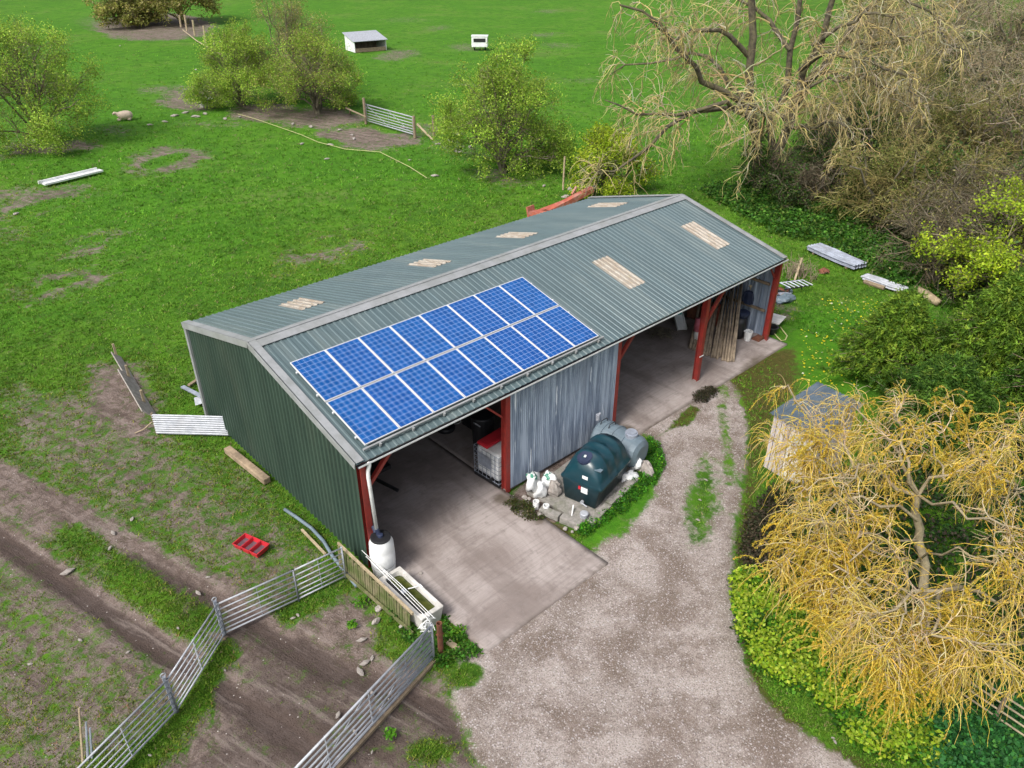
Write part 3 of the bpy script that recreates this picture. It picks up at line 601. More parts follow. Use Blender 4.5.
# --- galvanised hurdles and gates
def hurdle(label, A, B, h=1.0, nb=7, mids=(.5,), z0=.08, group=None, r=.019, name='sheep_hurdle', cat='hurdle', mt='galv', brace=False, ends=True, re=.024):
    A = V3(*A[:2], 0); B = V3(*B[:2], 0); t = thing(name, label, cat, A, group); D = B-A
    zs = [z0+(h-z0)*(k/(nb-1))**1.12 for k in range(nb)]
    for k, z in enumerate(zs):
        b = MB(); b.tube([A+D*.004+(0, 0, z), B-D*.004+(0, 0, z)], r*(1.15 if k in (0, nb-1) else .85), 6); b.build('rail', M[mt], t, smooth=True)
    for f_ in ((0, 1) if ends else ()):
        q = A+D*f_; b = MB(); b.tube([q+(0, 0, .0), q+(0, 0, h+.04)], re, 6); b.build('end_upright', M[mt], t, smooth=True)
    for f_ in mids:
        q = A+D*f_+nrm(np.cross(D, (0, 0, 1)))*.02; b = MB(); b.beam(q+(0, 0, z0-.01), q+(0, 0, h+.01), .035, .008, up=nrm(D)); b.build('upright', M[mt], t)
    if brace:
        b = MB(); n_ = nrm(np.cross(D, (0, 0, 1)))*.022
        b.beam(A+D*.02+n_+(0, 0, h), A+D*.5+n_+(0, 0, z0), .03, .008, up=n_); b.beam(B-D*.02+n_+(0, 0, z0), A+D*.5+n_+(0, 0, h), .03, .008, up=n_); b.build('brace', M[mt], t)
    return t
GH = 'galvanised hurdles in a chain across the mud'
h_pts = [G(346, 578), G(299, 601), G(226, 635), G(178, 712), (-7.35, -1.60)]
hurdle('short galvanised hurdle nearest the barn corner, beside the mossy boards', h_pts[0], h_pts[1], group=GH)
hurdle('galvanised hurdle crossing the wheel ruts, second from the barn corner', h_pts[1], h_pts[2], group=GH)
hurdle('galvanised hurdle running steeply down the picture between two leaning joints, third from the barn corner', h_pts[2], h_pts[3], group=GH)
hurdle('galvanised hurdle furthest from the barn, running out at the bottom left corner', h_pts[3], h_pts[4], group=GH)
for p, lab in ((h_pts[2], 'grey steel post where the second and third hurdles meet over the rut'), (h_pts[3], 'grey steel post with a loop at its head where the third and fourth hurdles meet')):
    t = thing('hurdle_post', lab, 'post', (p[0]-.03, p[1]+.03, 0), 'posts between the hurdles')
    b = MB(); b.box((p[0]-.03, p[1]+.03, .55), (.07, .06, 1.1)); b.build('shaft', M['galvold'], t)
    b = MB(); b.tube([V3(p[0]-.03, p[1]+.03, 1.10)+.05*V3(math.cos(a), 0, math.sin(a)+1) for a in np.linspace(0, 6.2, 10)], .012, 6); b.build('loop', M['galv'], t)
A, B = G(434, 660), G(302, 806)
gt = hurdle('long galvanised field gate hung by the trough, with sheep wire on its lower bars', A, B, 1.1, 7, (.22, .5, .8), .12, r=.024, name='field_gate', cat='gate', brace=True, re=.03)
b = MB(); D = V3(B[0]-A[0], B[1]-A[1], 0); n_ = nrm(np.cross(D, (0, 0, 1)))*.03
for k in range(34):
    q = V3(A[0], A[1], 0)+D*(k/34*.30)+n_; b.tube([q+(0, 0, .12), q+D*.012+(0, 0, 1.02)], .0055, 3, False)
for k in range(9): b.tube([V3(A[0], A[1], 0)+n_+(0, 0, .14+k*.1), V3(A[0], A[1], 0)+n_+D*.30+(0, 0, .14+k*.1)], .005, 3, False)
b.build('wire_mesh', M['galv'], gt)
b = MB(); b.beam(V3(A[0], A[1], 0)-n_*2+(0, 0, .05), V3(B[0], B[1], 0)-n_*2+(0, 0, .05), .06, .08); b.build('bottom_board', M['wood'], gt)
A = G(437, 652)
t = thing('rusty_post', 'rusty open-topped tube post standing beside the trough and the gate', 'post', G(441, 651))
b = MB(); q = G(441, 651); b.lathe((q[0], q[1], -.1), [(.065, 0), (.065, 1.0), (.052, 1.0), (.052, .75)], 14); b.build('tube', M['rust'], t, smooth=False)
b = MB(); b.box((q[0], q[1], .55), (.15, .10, .02)); b.build('hinge_plate', M['rust'], t)
q = G(458, 650); b = MB(); b.beam((*G(448, 643)[:2], .05), (*G(467, 656)[:2], .04), .13, .05); tag(b.build('wood_offcut', M['wood_pale'], loc=(q[0], q[1], 0)), 'pointed wooden offcut lying on the grass by the rusty post', 'offcut')

# --- trough
TX0, TX1, TY0, TY1 = -.34, .28, -2.58, -.87
t = thing('water_trough', 'white rectangular water trough with green algae water, beside the white barrel', 'trough', ((TX0+TX1)/2, (TY0+TY1)/2, 0))
def rrect(x0, x1, y0, y1, r, z, n=5):
    o = []
    for (cx_, cy_, a0) in ((x1-r, y1-r, 0), (x0+r, y1-r, pi/2), (x0+r, y0+r, pi), (x1-r, y0+r, 1.5*pi)):
        for k in range(n+1): a_ = a0+pi/2*k/n; o.append((cx_+r*math.cos(a_), cy_+r*math.sin(a_), z))
    return o
rings = [rrect(TX0+.05, TX1-.05, TY0+.05, TY1-.05, .05, 0), rrect(TX0, TX1, TY0, TY1, .03, .44), rrect(TX0-.01, TX1+.01, TY0-.01, TY1+.01, .03, .5), rrect(TX0, TX1, TY0, TY1, .03, .52),
         rrect(TX0+.08, TX1-.08, TY0+.10, TY1-.10, .10, .52), rrect(TX0+.10, TX1-.10, TY0+.13, TY1-.13, .12, .30), rrect(TX0+.12, TX1-.12, TY0+.15, TY1-.15, .12, .08)]
n_ = len(rings[0]); b = MB(); b.add([p for r_ in rings for p in r_], [(i*n_+k, i*n_+(k+1) % n_, (i+1)*n_+(k+1) % n_, (i+1)*n_+k) for i in range(len(rings)-1) for k in range(n_)]+[tuple((len(rings)-1)*n_+k for k in range(n_))])
b.build('tub', M['whitewood'], t)
b = MB(); wr = rrect(TX0+.095, TX1-.095, TY0+.12, TY1-.12, .115, .40); b.add(wr, [tuple(range(len(wr)))]); b.build('water', M['water'], t)
b = MB(); b.box((TX0+.16, (TY0+TY1)/2, .43), (.11, TY1-TY0-.24, .02)); b.build('float_cover', M['dark'], t)
b = MB(); b.tube([(TX1-.02, -1.75, .54), (TX0+.32, -1.62, .53)], .013, 6); b.tube([(TX1-.02, -1.82, .54), (TX1-.02, -1.70, .54)], .02, 6); b.build('tap_arm', M['white'], t)
b = MB(); b.lathe((TX0+.24, -1.55, .42), [(.07, 0), (.08, .05), (.05, .10)], 12); b.build('float_valve', M['galvold'], t)
t = thing('white_pipes', 'bundle of thin white pipes laid lengthwise across the trough to the gate', 'pipes', (TX0+.2, -1.6, .5))
for k, (xo, yo) in enumerate(((.10, 0), (.17, .3), (.22, -.1))):
    b = MB(); b.tube([(TX0+xo-.02, -.25+yo, .75-.06*k), (TX0+xo+.02, -1.4, .60), (TX0+xo, -2.75+yo*.3, .56)], .009, 6); b.build('pipe', M['white'], t)
b = MB()
for k in range(14): a_ = random.uniform(0, 6.3); c_ = V3(-.28, -2.82, .48)+V3(random.uniform(-.15, .15), random.uniform(-.15, .15), random.uniform(-.12, .15)); d_ = V3(math.cos(a_), math.sin(a_), random.uniform(-.4, .4))*.13; b.tube([c_-d_, c_+V3(0, 0, .05), c_+d_], .008, 4)
tag(b.build('wire_tangle', M['white'], loc=(-.28, -2.82, .45)), 'tangle of white wire and string tied at the gate hinge by the trough', 'wire')
# --- barrel
t = thing('water_barrel', 'ribbed white water barrel with a black lid under the white downpipe', 'barrel', (.10, -.42, 0))
b = MB(); BZ = 1.24; pf = [(.24, .03), (.27, .06), (.285, .22), (.30, .34), (.292, .36), (.305, .40), (.31, .55), (.31, .68), (.298, .72), (.305, .76), (.295, .90), (.25, .99), (.235, 1.02)]
b.lathe((.10, -.42, 0), [(r_, z_*BZ) for r_, z_ in pf], 28); b.build('drum', M['white'], t, smooth=True)
for z_ in (.375, .705): b = MB(); b.lathe((.10, -.42, z_*BZ), [(.296, -.015), (.300, 0), (.296, .015)], 28); b.build('band', M['gutter'], t)
b = MB(); b.lathe((.10, -.42, 1.25), [(.25, 0), (.25, .035), (.22, .045), (.05, .04)], 28); b.build('lid', M['dark'], t)
b = MB(); b.lathe((.10, -.42, 1.29), [(.07, 0), (.07, .06), (.05, .07)], 12); b.tube([(.09, -.31, 1.46), (.10, -.35, 1.30)], .06, 10); b.tube([(.05, -.3, 1.36), (.08, -.18, 1.44), (.1, -.08, 1.36)], .045, 8); b.build('inlet', M['darkblue'], t)
# --- mossy board fence beside the trough
t = thing('mossy_board_fence', 'low mossy fence of short upright boards between the hurdle and the trough', 'fence', (-.58, -.8, 0))
for k in range(30):
    y = .52-k*.095; b = MB(); lean = random.uniform(-.03, .03); hh = random.uniform(.62, .80)*(1-.006*k)
    b.beam((-.60+k*.004, y, 0), (-.56+k*.004+lean*.3, y+lean, hh), .082, .02, up=(1, 0, 0)); b.build('board', M['mosswood'], t)
b = MB(); b.beam((-.53, .58, .78), (-.47, -2.45, .70), .05, .07); b.build('top_rail', M['wood_pale'], t); b = MB(); b.beam((-.66, .3, .10), (-.52, -2.45, .10), .05, .08); b.build('bottom_rail', M['mosswood'], t)
for i, (px, py, s_, lab) in enumerate(((379, 609, .17, 'pale flat stone by the mossy boards, nearest the barn'), (376, 622, .14, 'small pale stone below the flat one by the mossy boards'), (405, 625, .20, 'pale stone at the end of the mossy boards by the gate'), (421, 575, .10, 'small stone on the concrete beyond the trough'))):
    q = G(px, py); b = MB(); b.blob((q[0], q[1], .03), (s_*.75, s_*.45, .07), i); tag(b.build('stone', M['stone'], loc=(q[0], q[1], 0)), lab, 'stone')
# --- grey bent pipe and stick on the grass
b = MB(); b.tube([(*G(x, y)[:2], .06) for x, y in ((285, 511), (297, 519), (312, 530), (324, 543), (333, 558), (346, 574), (357, 588))], .048, 10); q = G(320, 540)
tag(b.build('drain_pipe', M['tank_grey'], loc=(q[0], q[1], 0), smooth=True), 'long grey flexible pipe lying on the grass along the green gable', 'pipe')
b = MB(); b.beam((*G(302, 531)[:2], .05), (*G(326, 557)[:2], .09), .06, .05); q = G(314, 543)
tag(b.build('timber_batten', M['wood_pale'], loc=(q[0], q[1], 0)), 'pale timber batten lying on the grass next to the grey pipe', 'timber')
# --- red three-bowl feeder
c0 = V3(*G(252, 549)); ux = nrm(V3(*G(268, 556))-V3(*G(237, 542))); uy = np.cross((0, 0, 1), ux)
t = thing('lamb_feeder', 'bright red plastic feeder of three joined trays on the grass by the ruts', 'feeder', c0)
for k in (-1, 0, 1):
    c_ = c0+ux*k*.285; b = MB(); hw, hd = .135, .22
    def ring(a_, d_, z): return [c_+ux*a_*sx+uy*d_*sy+V3(0, 0, z) for sx, sy in ((-1, -1), (1, -1), (1, 1), (-1, 1))]
    R_ = [ring(hw*.8, hd*.85, .02), ring(hw, hd, .17), ring(hw+.012, hd+.012, .17), ring(hw+.012, hd+.012, .185), ring(hw-.01, hd-.01, .185), ring(hw*.72, hd*.78, .045)]
    b.add([p for r_ in R_ for p in r_], [(i*4+j, i*4+(j+1) % 4, i*4+4+(j+1) % 4, i*4+4+j) for i in range(5) for j in range(4)]); tr = b.build('tray', M['redplastic'], t)
    b = MB(); b.add(ring(hw*.80, hd*.84, .08), [(0, 1, 2, 3)]); b.build('tray_floor', M['feed'], tr)
# --- beam along gable
A, B = V3(*G(228, 452)), V3(*G(268, 484)); t = thing('sleeper_beam', 'thick pale timber beam lying along the foot of the green gable', 'timber beam', (A+B)/2)
b = MB(); b.beam(A+(0, 0, .11), B+(0, 0, .11), .23, .2); b.build('beam', M['wood_beam'], t, bevel=.03)
# --- corrugated sheet barrier and plank board
A, B = V3(*G(157, 435)), V3(*G(229, 437)); t = thing('corrugated_barrier', 'leaning shiny corrugated iron sheet closing the gap to the green gable', 'metal sheet', A)
lean = nrm(V3(.05, .18, 1)); D = B-A; b = MB(); b.corr(A+(0, 0, .05), lean, nrm(D), nrm(np.cross(nrm(D), lean)), .68, np.linalg.norm(D), .076, .02, 'sine', nv=4, wob=.006); b.build('sheet', M['galv'], t)
b = MB(); b.tube([A+D*.02+(0, .06, 0), A+D*.02+(0.02, .16, .75)], .04, 8); b.build('stake', M['wood'], t)
A, B = V3(*G(119, 358)), V3(*G(156, 420)); t = thing('plank_barrier', 'long grey board fence running from the corrugated sheet up the field', 'fence', A); D = B-A
for k in range(3):
    b = MB(); n_ = nrm(np.cross(D, (0, 0, 1))); f0 = .35 if k == 2 else 0.0
    b.beam(A+D*f0+(0, 0, .10+k*.15)+n_*.13*k, B+(0, 0, .10+k*.15)+n_*.13*k, .035, .20, up=n_*-.75+V3(0, 0, -.8)); n_ = nrm(np.cross(D, (0, 0, 1))); b.build('plank', M['greywood'], t)
for f_ in (.02, .4, .8): b = MB(); q = A+D*f_+n_*.07; b.box(q+(0, 0, .32), (.07, .07, .68)); b.build('post', M['wood_pale'], t)
b = MB(); b.tube([(*G(135, 434)[:2], .03), (*G(144, 431)[:2], .06), (*G(153, 426)[:2], .15)], .02, 6); q = G(144, 431); tag(b.build('stick', M['wood_pale'], loc=(q[0], q[1], 0)), 'thin pale stick lying at the foot of the corrugated barrier', 'stick')
b = MB(); b.beam((*G(183, 389)[:2], .10), (*G(206, 404)[:2], .25), .14, .05); q = G(194, 396); tag(b.build('metal_strip', M['galvold'], loc=(q[0], q[1], 0)), 'grey metal strip leaning in the grass behind the gable corner', 'metal strip')
b = MB(); b.corr((*G(196, 408)[:2], .1), nrm((.3, .9, 0)), nrm((.8, -.3, .12)), (0, 0, 1), .5, .7, .076, .02, 'sine'); q = G(198, 408); tag(b.build('sheet_offcut', M['galv'], loc=(q[0], q[1], 0)), 'small offcut of corrugated sheet against the back corner of the green gable', 'metal sheet')
b = MB(); b.beam((*G(189, 387)[:2], .06), (*G(199, 381)[:2], .08), .12, .06); q = G(194, 384); tag(b.build('timber_offcut', M['wood'], loc=(q[0], q[1], 0)), 'short timber offcut near the back corner of the barn', 'timber')
# --- stakes at bottom left
for px, py, px2, py2, z, lab in ((83, 762, 79, 708, 1.05, 'pale thin stake leaning behind the last hurdle, tallest of three'), (88, 760, 86, 722, .8, 'short thin stake in the middle of three behind the last hurdle'), (92, 758, 90, 728, .65, 'shortest thin stake of three behind the last hurdle')):
    a_ = V3(*G(px, py)); c_ = V3(*G(px2, py2, z)); b = MB(); b.tube([a_, c_], [.025, .018], 6); tag(b.build('stake', M['wood_pale'] if z > 1 else M['galvold'], loc=a_), lab, 'stake')

# --- IBC tank just inside the first bay
IC = V3(4.95, .68, .05); t = thing('caged_tank', 'white bulk liquid tank in a steel cage behind the second red post', 'tank', IC)
sx, sy, sz = .56, .50, .5; yaw = radians(4)
def loc(c, x, y, z, a=yaw): ca, sa = math.cos(a), math.sin(a); return c+V3(ca*x-sa*y, sa*x+ca*y, z)
b = MB(); b.box(IC+V3(0, 0, .15+.46), (1.02, .90, .90), yaw); b.build('bottle', M['white'], t, bevel=.07)
b = MB(); b.box(IC+V3(0, 0, .07), (1.14, 1.0, .10), yaw); b.build('pallet', M['dark'], t)
b = MB()
for z in np.linspace(.14, 1.06, 7): b.tube([loc(IC, *q, z) for q in ((-sx, -sy), (sx, -sy), (sx, sy), (-sx, sy), (-sx, -sy))], .011, 4)
for k in range(7):
    f_ = -1+2*k/6
    for q in ((f_*sx, -sy), (f_*sx, sy), (-sx, f_*sy), (sx, f_*sy)): b.tube([loc(IC, *q, .1), loc(IC, *q, 1.06)], .010, 4)
b.build('cage', M['galvold'], t)
b = MB(); b.box(loc(IC, -sx-.012, .05, .70), (.008, .5, .38), yaw); b.build('label_plate', M['galvold'], t)
b = MB(); b.tube([loc(IC, -sx+.05, -.2, .18), loc(IC, -sx-.09, -.2, .18)], .05, 10); b.build('outlet', M['dark'], t)
t = thing('red_crate', 'bright red lidded box lying on top of the caged white tank', 'box', IC+V3(-.05, .22, 1.12))
b = MB(); c_ = loc(IC, -.03, .20, 1.17); b.box(c_, (1.0, .42, .10), yaw); b.build('body', M['redplastic'], t, bevel=.03); b = MB(); b.box(c_+V3(0, 0, .062), (.92, .34, .02), yaw); b.build('lid', M['redplastic'], t, bevel=.005)
for k, (x, y, r_, h_, mt, lab) in enumerate(((.22, -.25, .05, .28, 'rust', 'brown bottle standing on the caged tank'), (.36, -.12, .07, .20, 'teal', 'teal container standing on the caged tank'), (.05, -.3, .045, .22, 'tank_green', 'dark green bottle standing on the caged tank near its open edge'), (-.12, -.28, .05, .1, 'wood_pale', 'low pale tin on top of the caged tank'))):
    b = MB(); q = loc(IC, x, y, 1.07); b.lathe(q, [(r_, 0), (r_, h_*.7), (r_*.4, h_*.8), (r_*.4, h_)], 12); tag(b.build('bottle', M[mt], loc=q), lab, 'bottle')
# dark clutter deeper in the near bay
t = thing('black_bin', 'tall black bin standing behind the caged tank in the first bay', 'bin', (5.35, 1.9, .05))
b = MB(); b.lathe((5.35, 1.9, .05), [(.30, 0), (.36, 1.25), (.38, 1.27), (.36, 1.3)], 18); b.build('body', M['dark'], t, smooth=False); b = MB(); b.tube([(5.0, 1.9, 1.2), (4.95, 1.75, 1.26), (5.0, 1.6, 1.2)], .02, 6); b.build('handle', M['galv'], t)
q = P0(476, 424); t = thing('black_crate', 'open black crate on the floor far inside the first bay', 'crate', (q[0], q[1], .05))
b = MB(); c_ = V3(q[0], q[1], .05)
for a_, s_ in (((0, -.25, .2), (.7, .03, .4)), ((0, .25, .2), (.7, .03, .4)), ((-.35, 0, .2), (.03, .5, .4)), ((.35, 0, .2), (.03, .5, .4)), ((0, 0, .02), (.7, .5, .03))): b.box(c_+V3(*a_), s_)
b.build('body', M['dark'], t); b = MB(); b.box(c_+V3(0, 0, .12), (.5, .35, .14)); b.build('contents', M['wood'], t)
def tyre(name, c, R_, r_, rz, lab, upright=False):
    b = MB(); V = []; n1, n2 = 28, 8
    for i in range(n1):
        for k in range(n2):
            a1 = 2*pi*i/n1; a2 = 2*pi*k/n2; rr = R_+r_*math.cos(a2); p = V3(rr*math.cos(a1), rr*math.sin(a1), r_*1.1*math.sin(a2)+r_)
            V.append(V3(*c)+p)
    b.add(V, [(i*n2+k, ((i+1) % n1)*n2+k, ((i+1) % n1)*n2+(k+1) % n2, i*n2+(k+1) % n2) for i in range(n1) for k in range(n2)])
    return tag(b.build(name, M['dark'], loc=c, smooth=True), lab, 'tyre')
q = P0(446, 431); tyre('tyre', (q[0], q[1], .05), .22, .09, 0, 'small black tyre lying on the floor under the eaves of the first bay')
b = MB(); q = P0(456, 423); b.tube([V3(q[0], q[1], .07)+.16*V3(math.cos(a_), math.sin(a_), 0) for a_ in np.linspace(0, 6.2, 16)], .014, 6); tag(b.build('hose_ring', M['white'], loc=(q[0], q[1], .05)), 'thin white ring of hose on the floor beside the small tyre', 'hose')
t = thing('low_trailer', 'dark flat trailer parked inside the first bay against the gable', 'trailer', (1.7, 3.4, .05))
b = MB(); b.box((1.7, 3.6, .62), (1.3, 2.3, .12)); b.build('deck', M['dark'], t); b = MB(); b.beam((1.7, 2.45, .58), (1.95, 1.55, .5), .07, .07); b.build('drawbar', M['dark'], t)
for x in (1.0, 2.4):
    b = MB(); b.tube([(x-.07, 3.7, .33), (x+.07, 3.7, .33)], .28, 18); b.build('wheel', M['dark'], t)

# --- oil tank
TC = V3(6.52, -1.66, .10); TLx = .90
t = thing('oil_tank', 'large dark green plastic oil tank with a domed ribbed top beside the silver cladding', 'oil tank', TC)
ta = radians(13)
def tl(x, y, z): return loc(TC, x, y, z*1.13, ta)
def sect(f, sc=1.0, zt=1.28):
    """cross-section (y,z) of the tank: straight lower sides, flange, then rounded shoulders"""
    pr = [(-.50, 0), (-.60, .55), (-.655, .56), (-.655, .62), (-.60, .64), (-.56, .84), (-.46, 1.06), (-.30, 1.2), (-.12, 1.26), (.12, 1.26), (.30, 1.2), (.46, 1.06), (.56, .84), (.60, .64), (.655, .62), (.655, .56), (.60, .55), (.50, 0)]
    return [(y*sc, z if z < .65 else .64+(z-.64)*f) for y, z in pr]
xs_ = [(-1.0, .02, .93), (-.97, .42, .985), (-.88, .74, 1.0), (-.72, .93, 1), (-.50, 1.0, 1), (-.47, 1.045, 1.01), (-.38, 1.045, 1.01), (-.35, 1.0, 1), (-.02, 1.0, 1), (.01, 1.045, 1.01), (.10, 1.045, 1.01), (.13, 1.0, 1), (.44, 1.0, 1), (.47, 1.045, 1.01), (.56, 1.045, 1.01), (.6, .99, 1), (.82, .9, 1), (.95, .5, .985), (1.0, .02, .93)]
b = MB(); V = []; nS = 18
for x, f_, sc in xs_: V += [tl(x*TLx, y, z) for y, z in sect(f_, sc)]
b.add(V, [(i*nS+k, i*nS+k+1, (i+1)*nS+k+1, (i+1)*nS+k) for i in range(len(xs_)-1) for k in range(nS-1)]+[(i*nS+nS-1, i*nS, (i+1)*nS, (i+1)*nS+nS-1) for i in range(len(xs_)-1)]+[tuple(range(nS))[::-1], tuple((len(xs_)-1)*nS+k for k in range(nS))])
b.build('shell', M['tank_green'], t, smooth=True)
b = MB(); q = tl(-.62*TLx, .05, 1.12)
b.tube([q-V3(0, 0, .06), q+V3(-.035, 0, .09)], .235, 24); b.tube([q+V3(-.035, 0, .09), q+V3(-.045, 0, .12)], .20, 24); b.build('hatch', M['darkblue'], t)
b = MB(); b.box(q+V3(-.05, 0, .13), (.10, .06, .012), .5); b.build('hatch_label', M['white'], t)
b = MB(); b.box(tl(-.985*TLx, -.12, .80), (.012, .17, .10), ta, ); b.build('label', M['white'], t)
b = MB(); b.box(tl(-.965*TLx-.035, -.13, .42), (.012, .20, .18), ta); lb = b.build('label', M['white'], t); b = MB(); b.box(tl(-.965*TLx-.043, .02, .46), (.008, .07, .11), ta); b.build('red_mark', M['redplastic'], lb)
b = MB(); b.tube([tl(-1.04*TLx, -.12, .10), tl(-1.12*TLx, -.12, .10)], .05, 10); b.tube([tl(-1.12*TLx, -.12, .10), tl(-1.12*TLx, -.3, .05)], .02, 8); b.build('outlet', M['galv'], t)
b = MB(); b.box(tl(-.70, -.42, 1.05), (.14, .2, .02), ta, ); b.build('gauge', M['tank_grey'], t)
# --- grey tank behind it
g0, g1 = V3(7.98, -.42, .62), V3(8.08, -2.05, .62); ax_ = nrm(g1-g0); LG = np.linalg.norm(g1-g0)
t = thing('grey_tank', 'grey-blue cylindrical tank lying on its side behind the green oil tank', 'tank', V3(8.03, -1.2, 0))
b = MB(); pr = [(0, .30), (.04, .43), (.12, .50), (.30, .50), (.31, .53), (.36, .53), (.37, .50), (.66, .50), (.67, .53), (.72, .53), (.73, .50), (1.04, .50), (1.05, .53), (1.10, .53), (1.11, .50), (1.42, .50), (1.56, .43), (LG, .28)]
b.tube([g0+ax_*s_ for s_, r_ in pr], [r_ for s_, r_ in pr], 28); b.build('shell', M['tank_grey'], t, smooth=False)
for s_ in (.2, .5): b = MB(); q = g0+ax_*s_+V3(0, 0, .5); b.tube([q+V3(-.16, 0, -.02), q+V3(-.12, 0, .09), q+V3(.12, 0, .09), q+V3(.16, 0, -.02)], .014, 6); b.build('lifting_loop', M['dark'], t)
b = MB(); q = g0+ax_*1.2+V3(0, 0, .45); b.tube([q, q+V3(0, 0, .14)], .19, 20); b.tube([q+V3(0, 0, .14), q+V3(0, 0, .19)], .15, 20); b.build('manhole', M['galvold'], t)
b = MB(); q = g0+V3(0, .05, .45); b.tube([q, q+V3(0, 0, .2)], .06, 10); b.tube([q+V3(0, 0, .16), q+V3(.1, 0, .2)], .04, 8); b.build('filler', M['galv'], t)
b = MB()
for s_ in (.35, 1.3): b.box(g0+ax_*s_-V3(0, 0, .50), (.9, .22, .24), 0)
b.build('cradle', M['blockwork'], t)
b = MB(); b.blob((8.10, -2.2, .1), (.2, .3, .35), 4); tag(b.build('stone', M['stone'], loc=(8.1, -2.2, 0)), 'pale upright stone at the round end of the grey tank', 'stone')
# bund of blocks
BU = [(V3(4.66, -1.3, 0), V3(4.98, -2.55, 0)), (V3(5.15, -2.66, 0), V3(7.6, -2.26, 0))]
t = thing('block_kerb', 'low crumbling concrete block kerb around the green oil tank', 'kerb', V3(5.1, -2.4, 0))
for A, B in BU:
    n_ = max(2, int(np.linalg.norm(B-A)/.46)); D = (B-A)/n_
    for k in range(n_):
        b = MB(); p_ = A+D*(k+.5)+V3(random.uniform(-.02, .02), random.uniform(-.02, .02), .09); b.beam(p_-D*.47, p_+D*.47, .22, .20+random.uniform(-.03, .03)); b.build('block', M['blockwork'], t, bevel=.02)
o = MB(); o.box((6.5, -1.35, .03), (3.0, 2.0, .09), radians(6)); tag(o.build('tank_base', M['blockwork'], loc=(6.6, -1.25, 0)), None, None, kind='structure')
def heap(label, px, py, pts, mt, cat, name, sc=1, seed=0, zz=.0, group=None):
    pass
rg = random.Random(3)
bag_col = [((533, 487), .24, 'white crumpled feed bag against the silver cladding, left of two'), ((542, 488), .24, 'white crumpled feed bag nearest the oil tank, right of two')]
def bag(px, py, z, lab, size, lean, green=True, sd_=0):
    q = V3(*G(px, py, z)); t = thing('feed_bag', lab, 'bag', (q[0], q[1], z))
    b = MB(); b.blob(q+V3(0, 0, size[2]), size, sd_, .48, 14, 9); b.build('sack', M['white'], t, smooth=True)
    if green:
        b = MB(); b.blob(q+V3(-.02, .02, size[2]*1.65), (size[0]*.7, size[1]*.72, size[2]*.42), sd_+4, .4, 12, 6); b.build('printed_top', M['tank_print'], t, smooth=True)
    return t
M['tank_print'] = mat('green_print', (.7, .72, .70), (.04, .22, .15), 9, .6, lo=.47, hi=.53)
bag(532, 492, .0, 'white crumpled feed bag with green print slumped against the silver cladding', (.20, .17, .33), 0, True, 1)
bag(541, 498, .0, 'plain white crumpled bag slumped in front of the printed one', (.19, .15, .27), 0, False, 2)
bag(549, 488, .0, 'white and green crumpled bag nearest the oil tank', (.20, .18, .26), 0, True, 3)
bag(628, 480, .05, 'white torn sack draped on the kerb between the two tanks', (.26, .18, .13), 0, False, 5)
bag(633, 470, .05, 'white bag folded on the side of the grey tank', (.15, .20, .28), 0, False, 6)
q = G(554, 495); b = MB(); b.blob((q[0], q[1], .22), (.24, .22, .26), 9, .3); tag(b.build('boulder', M['stone'], loc=(q[0], q[1], 0)), 'pale block of stone between the bags and the oil tank', 'boulder')
for px, py, lab in ((536, 505, 'white pipe offcut standing like a ring below the bags'), (546, 509, 'grey-white pipe offcut standing nearer the oil tank')):
    q = G(px, py, .1); b = MB(); b.lathe((q[0], q[1], 0), [(.09, 0), (.09, .24), (.07, .24), (.07, .05)], 16); tag(b.build('pipe_offcut', M['white'], loc=(q[0], q[1], 0)), lab, 'pipe offcut')
q = G(584, 516, .1); b = MB(); b.lathe((q[0], q[1], 0), [(.11, 0), (.12, .2), (.10, .22), (.02, .22)], 16); tag(b.build('tin', M['galv'], loc=(q[0], q[1], 0)), 'silver tin on the kerb in front of the green oil tank', 'tin')
b = MB(); q = G(572, 515); b.tube([(*G(571, 520)[:2], 0), (*G(573, 512)[:2], .25)], .02, 6); tag(b.build('tap_standpipe', M['white'], loc=(q[0], q[1], 0)), 'small white standpipe in front of the green oil tank', 'pipe')
for k in range(26):
    px, py = rg.choice([(535, 503), (545, 512), (560, 520), (570, 528), (600, 520), (525, 497), (610, 505), (550, 480), (560, 470)]); px += rg.uniform(-8, 8); py += rg.uniform(-5, 5)
    q = G(px, py); s_ = rg.uniform(.04, .065)
    if k == 0: rub = tag(MB().blob((q[0], q[1], .05), (s_, s_*.8, s_*.7), k).build('rubble', M['stone'], loc=(q[0], q[1], 0)), 'loose pale rubble lump by the kerb around the oil tank', 'rubble', 'rubble around the oil tank')
    else:
        c = rub.copy(); COL.objects.link(c); c.location = (q[0], q[1], 0); f_ = rg.uniform(.7, 1.5); c.scale = (f_, f_, f_); c.rotation_euler = (0, 0, rg.uniform(0, 6))

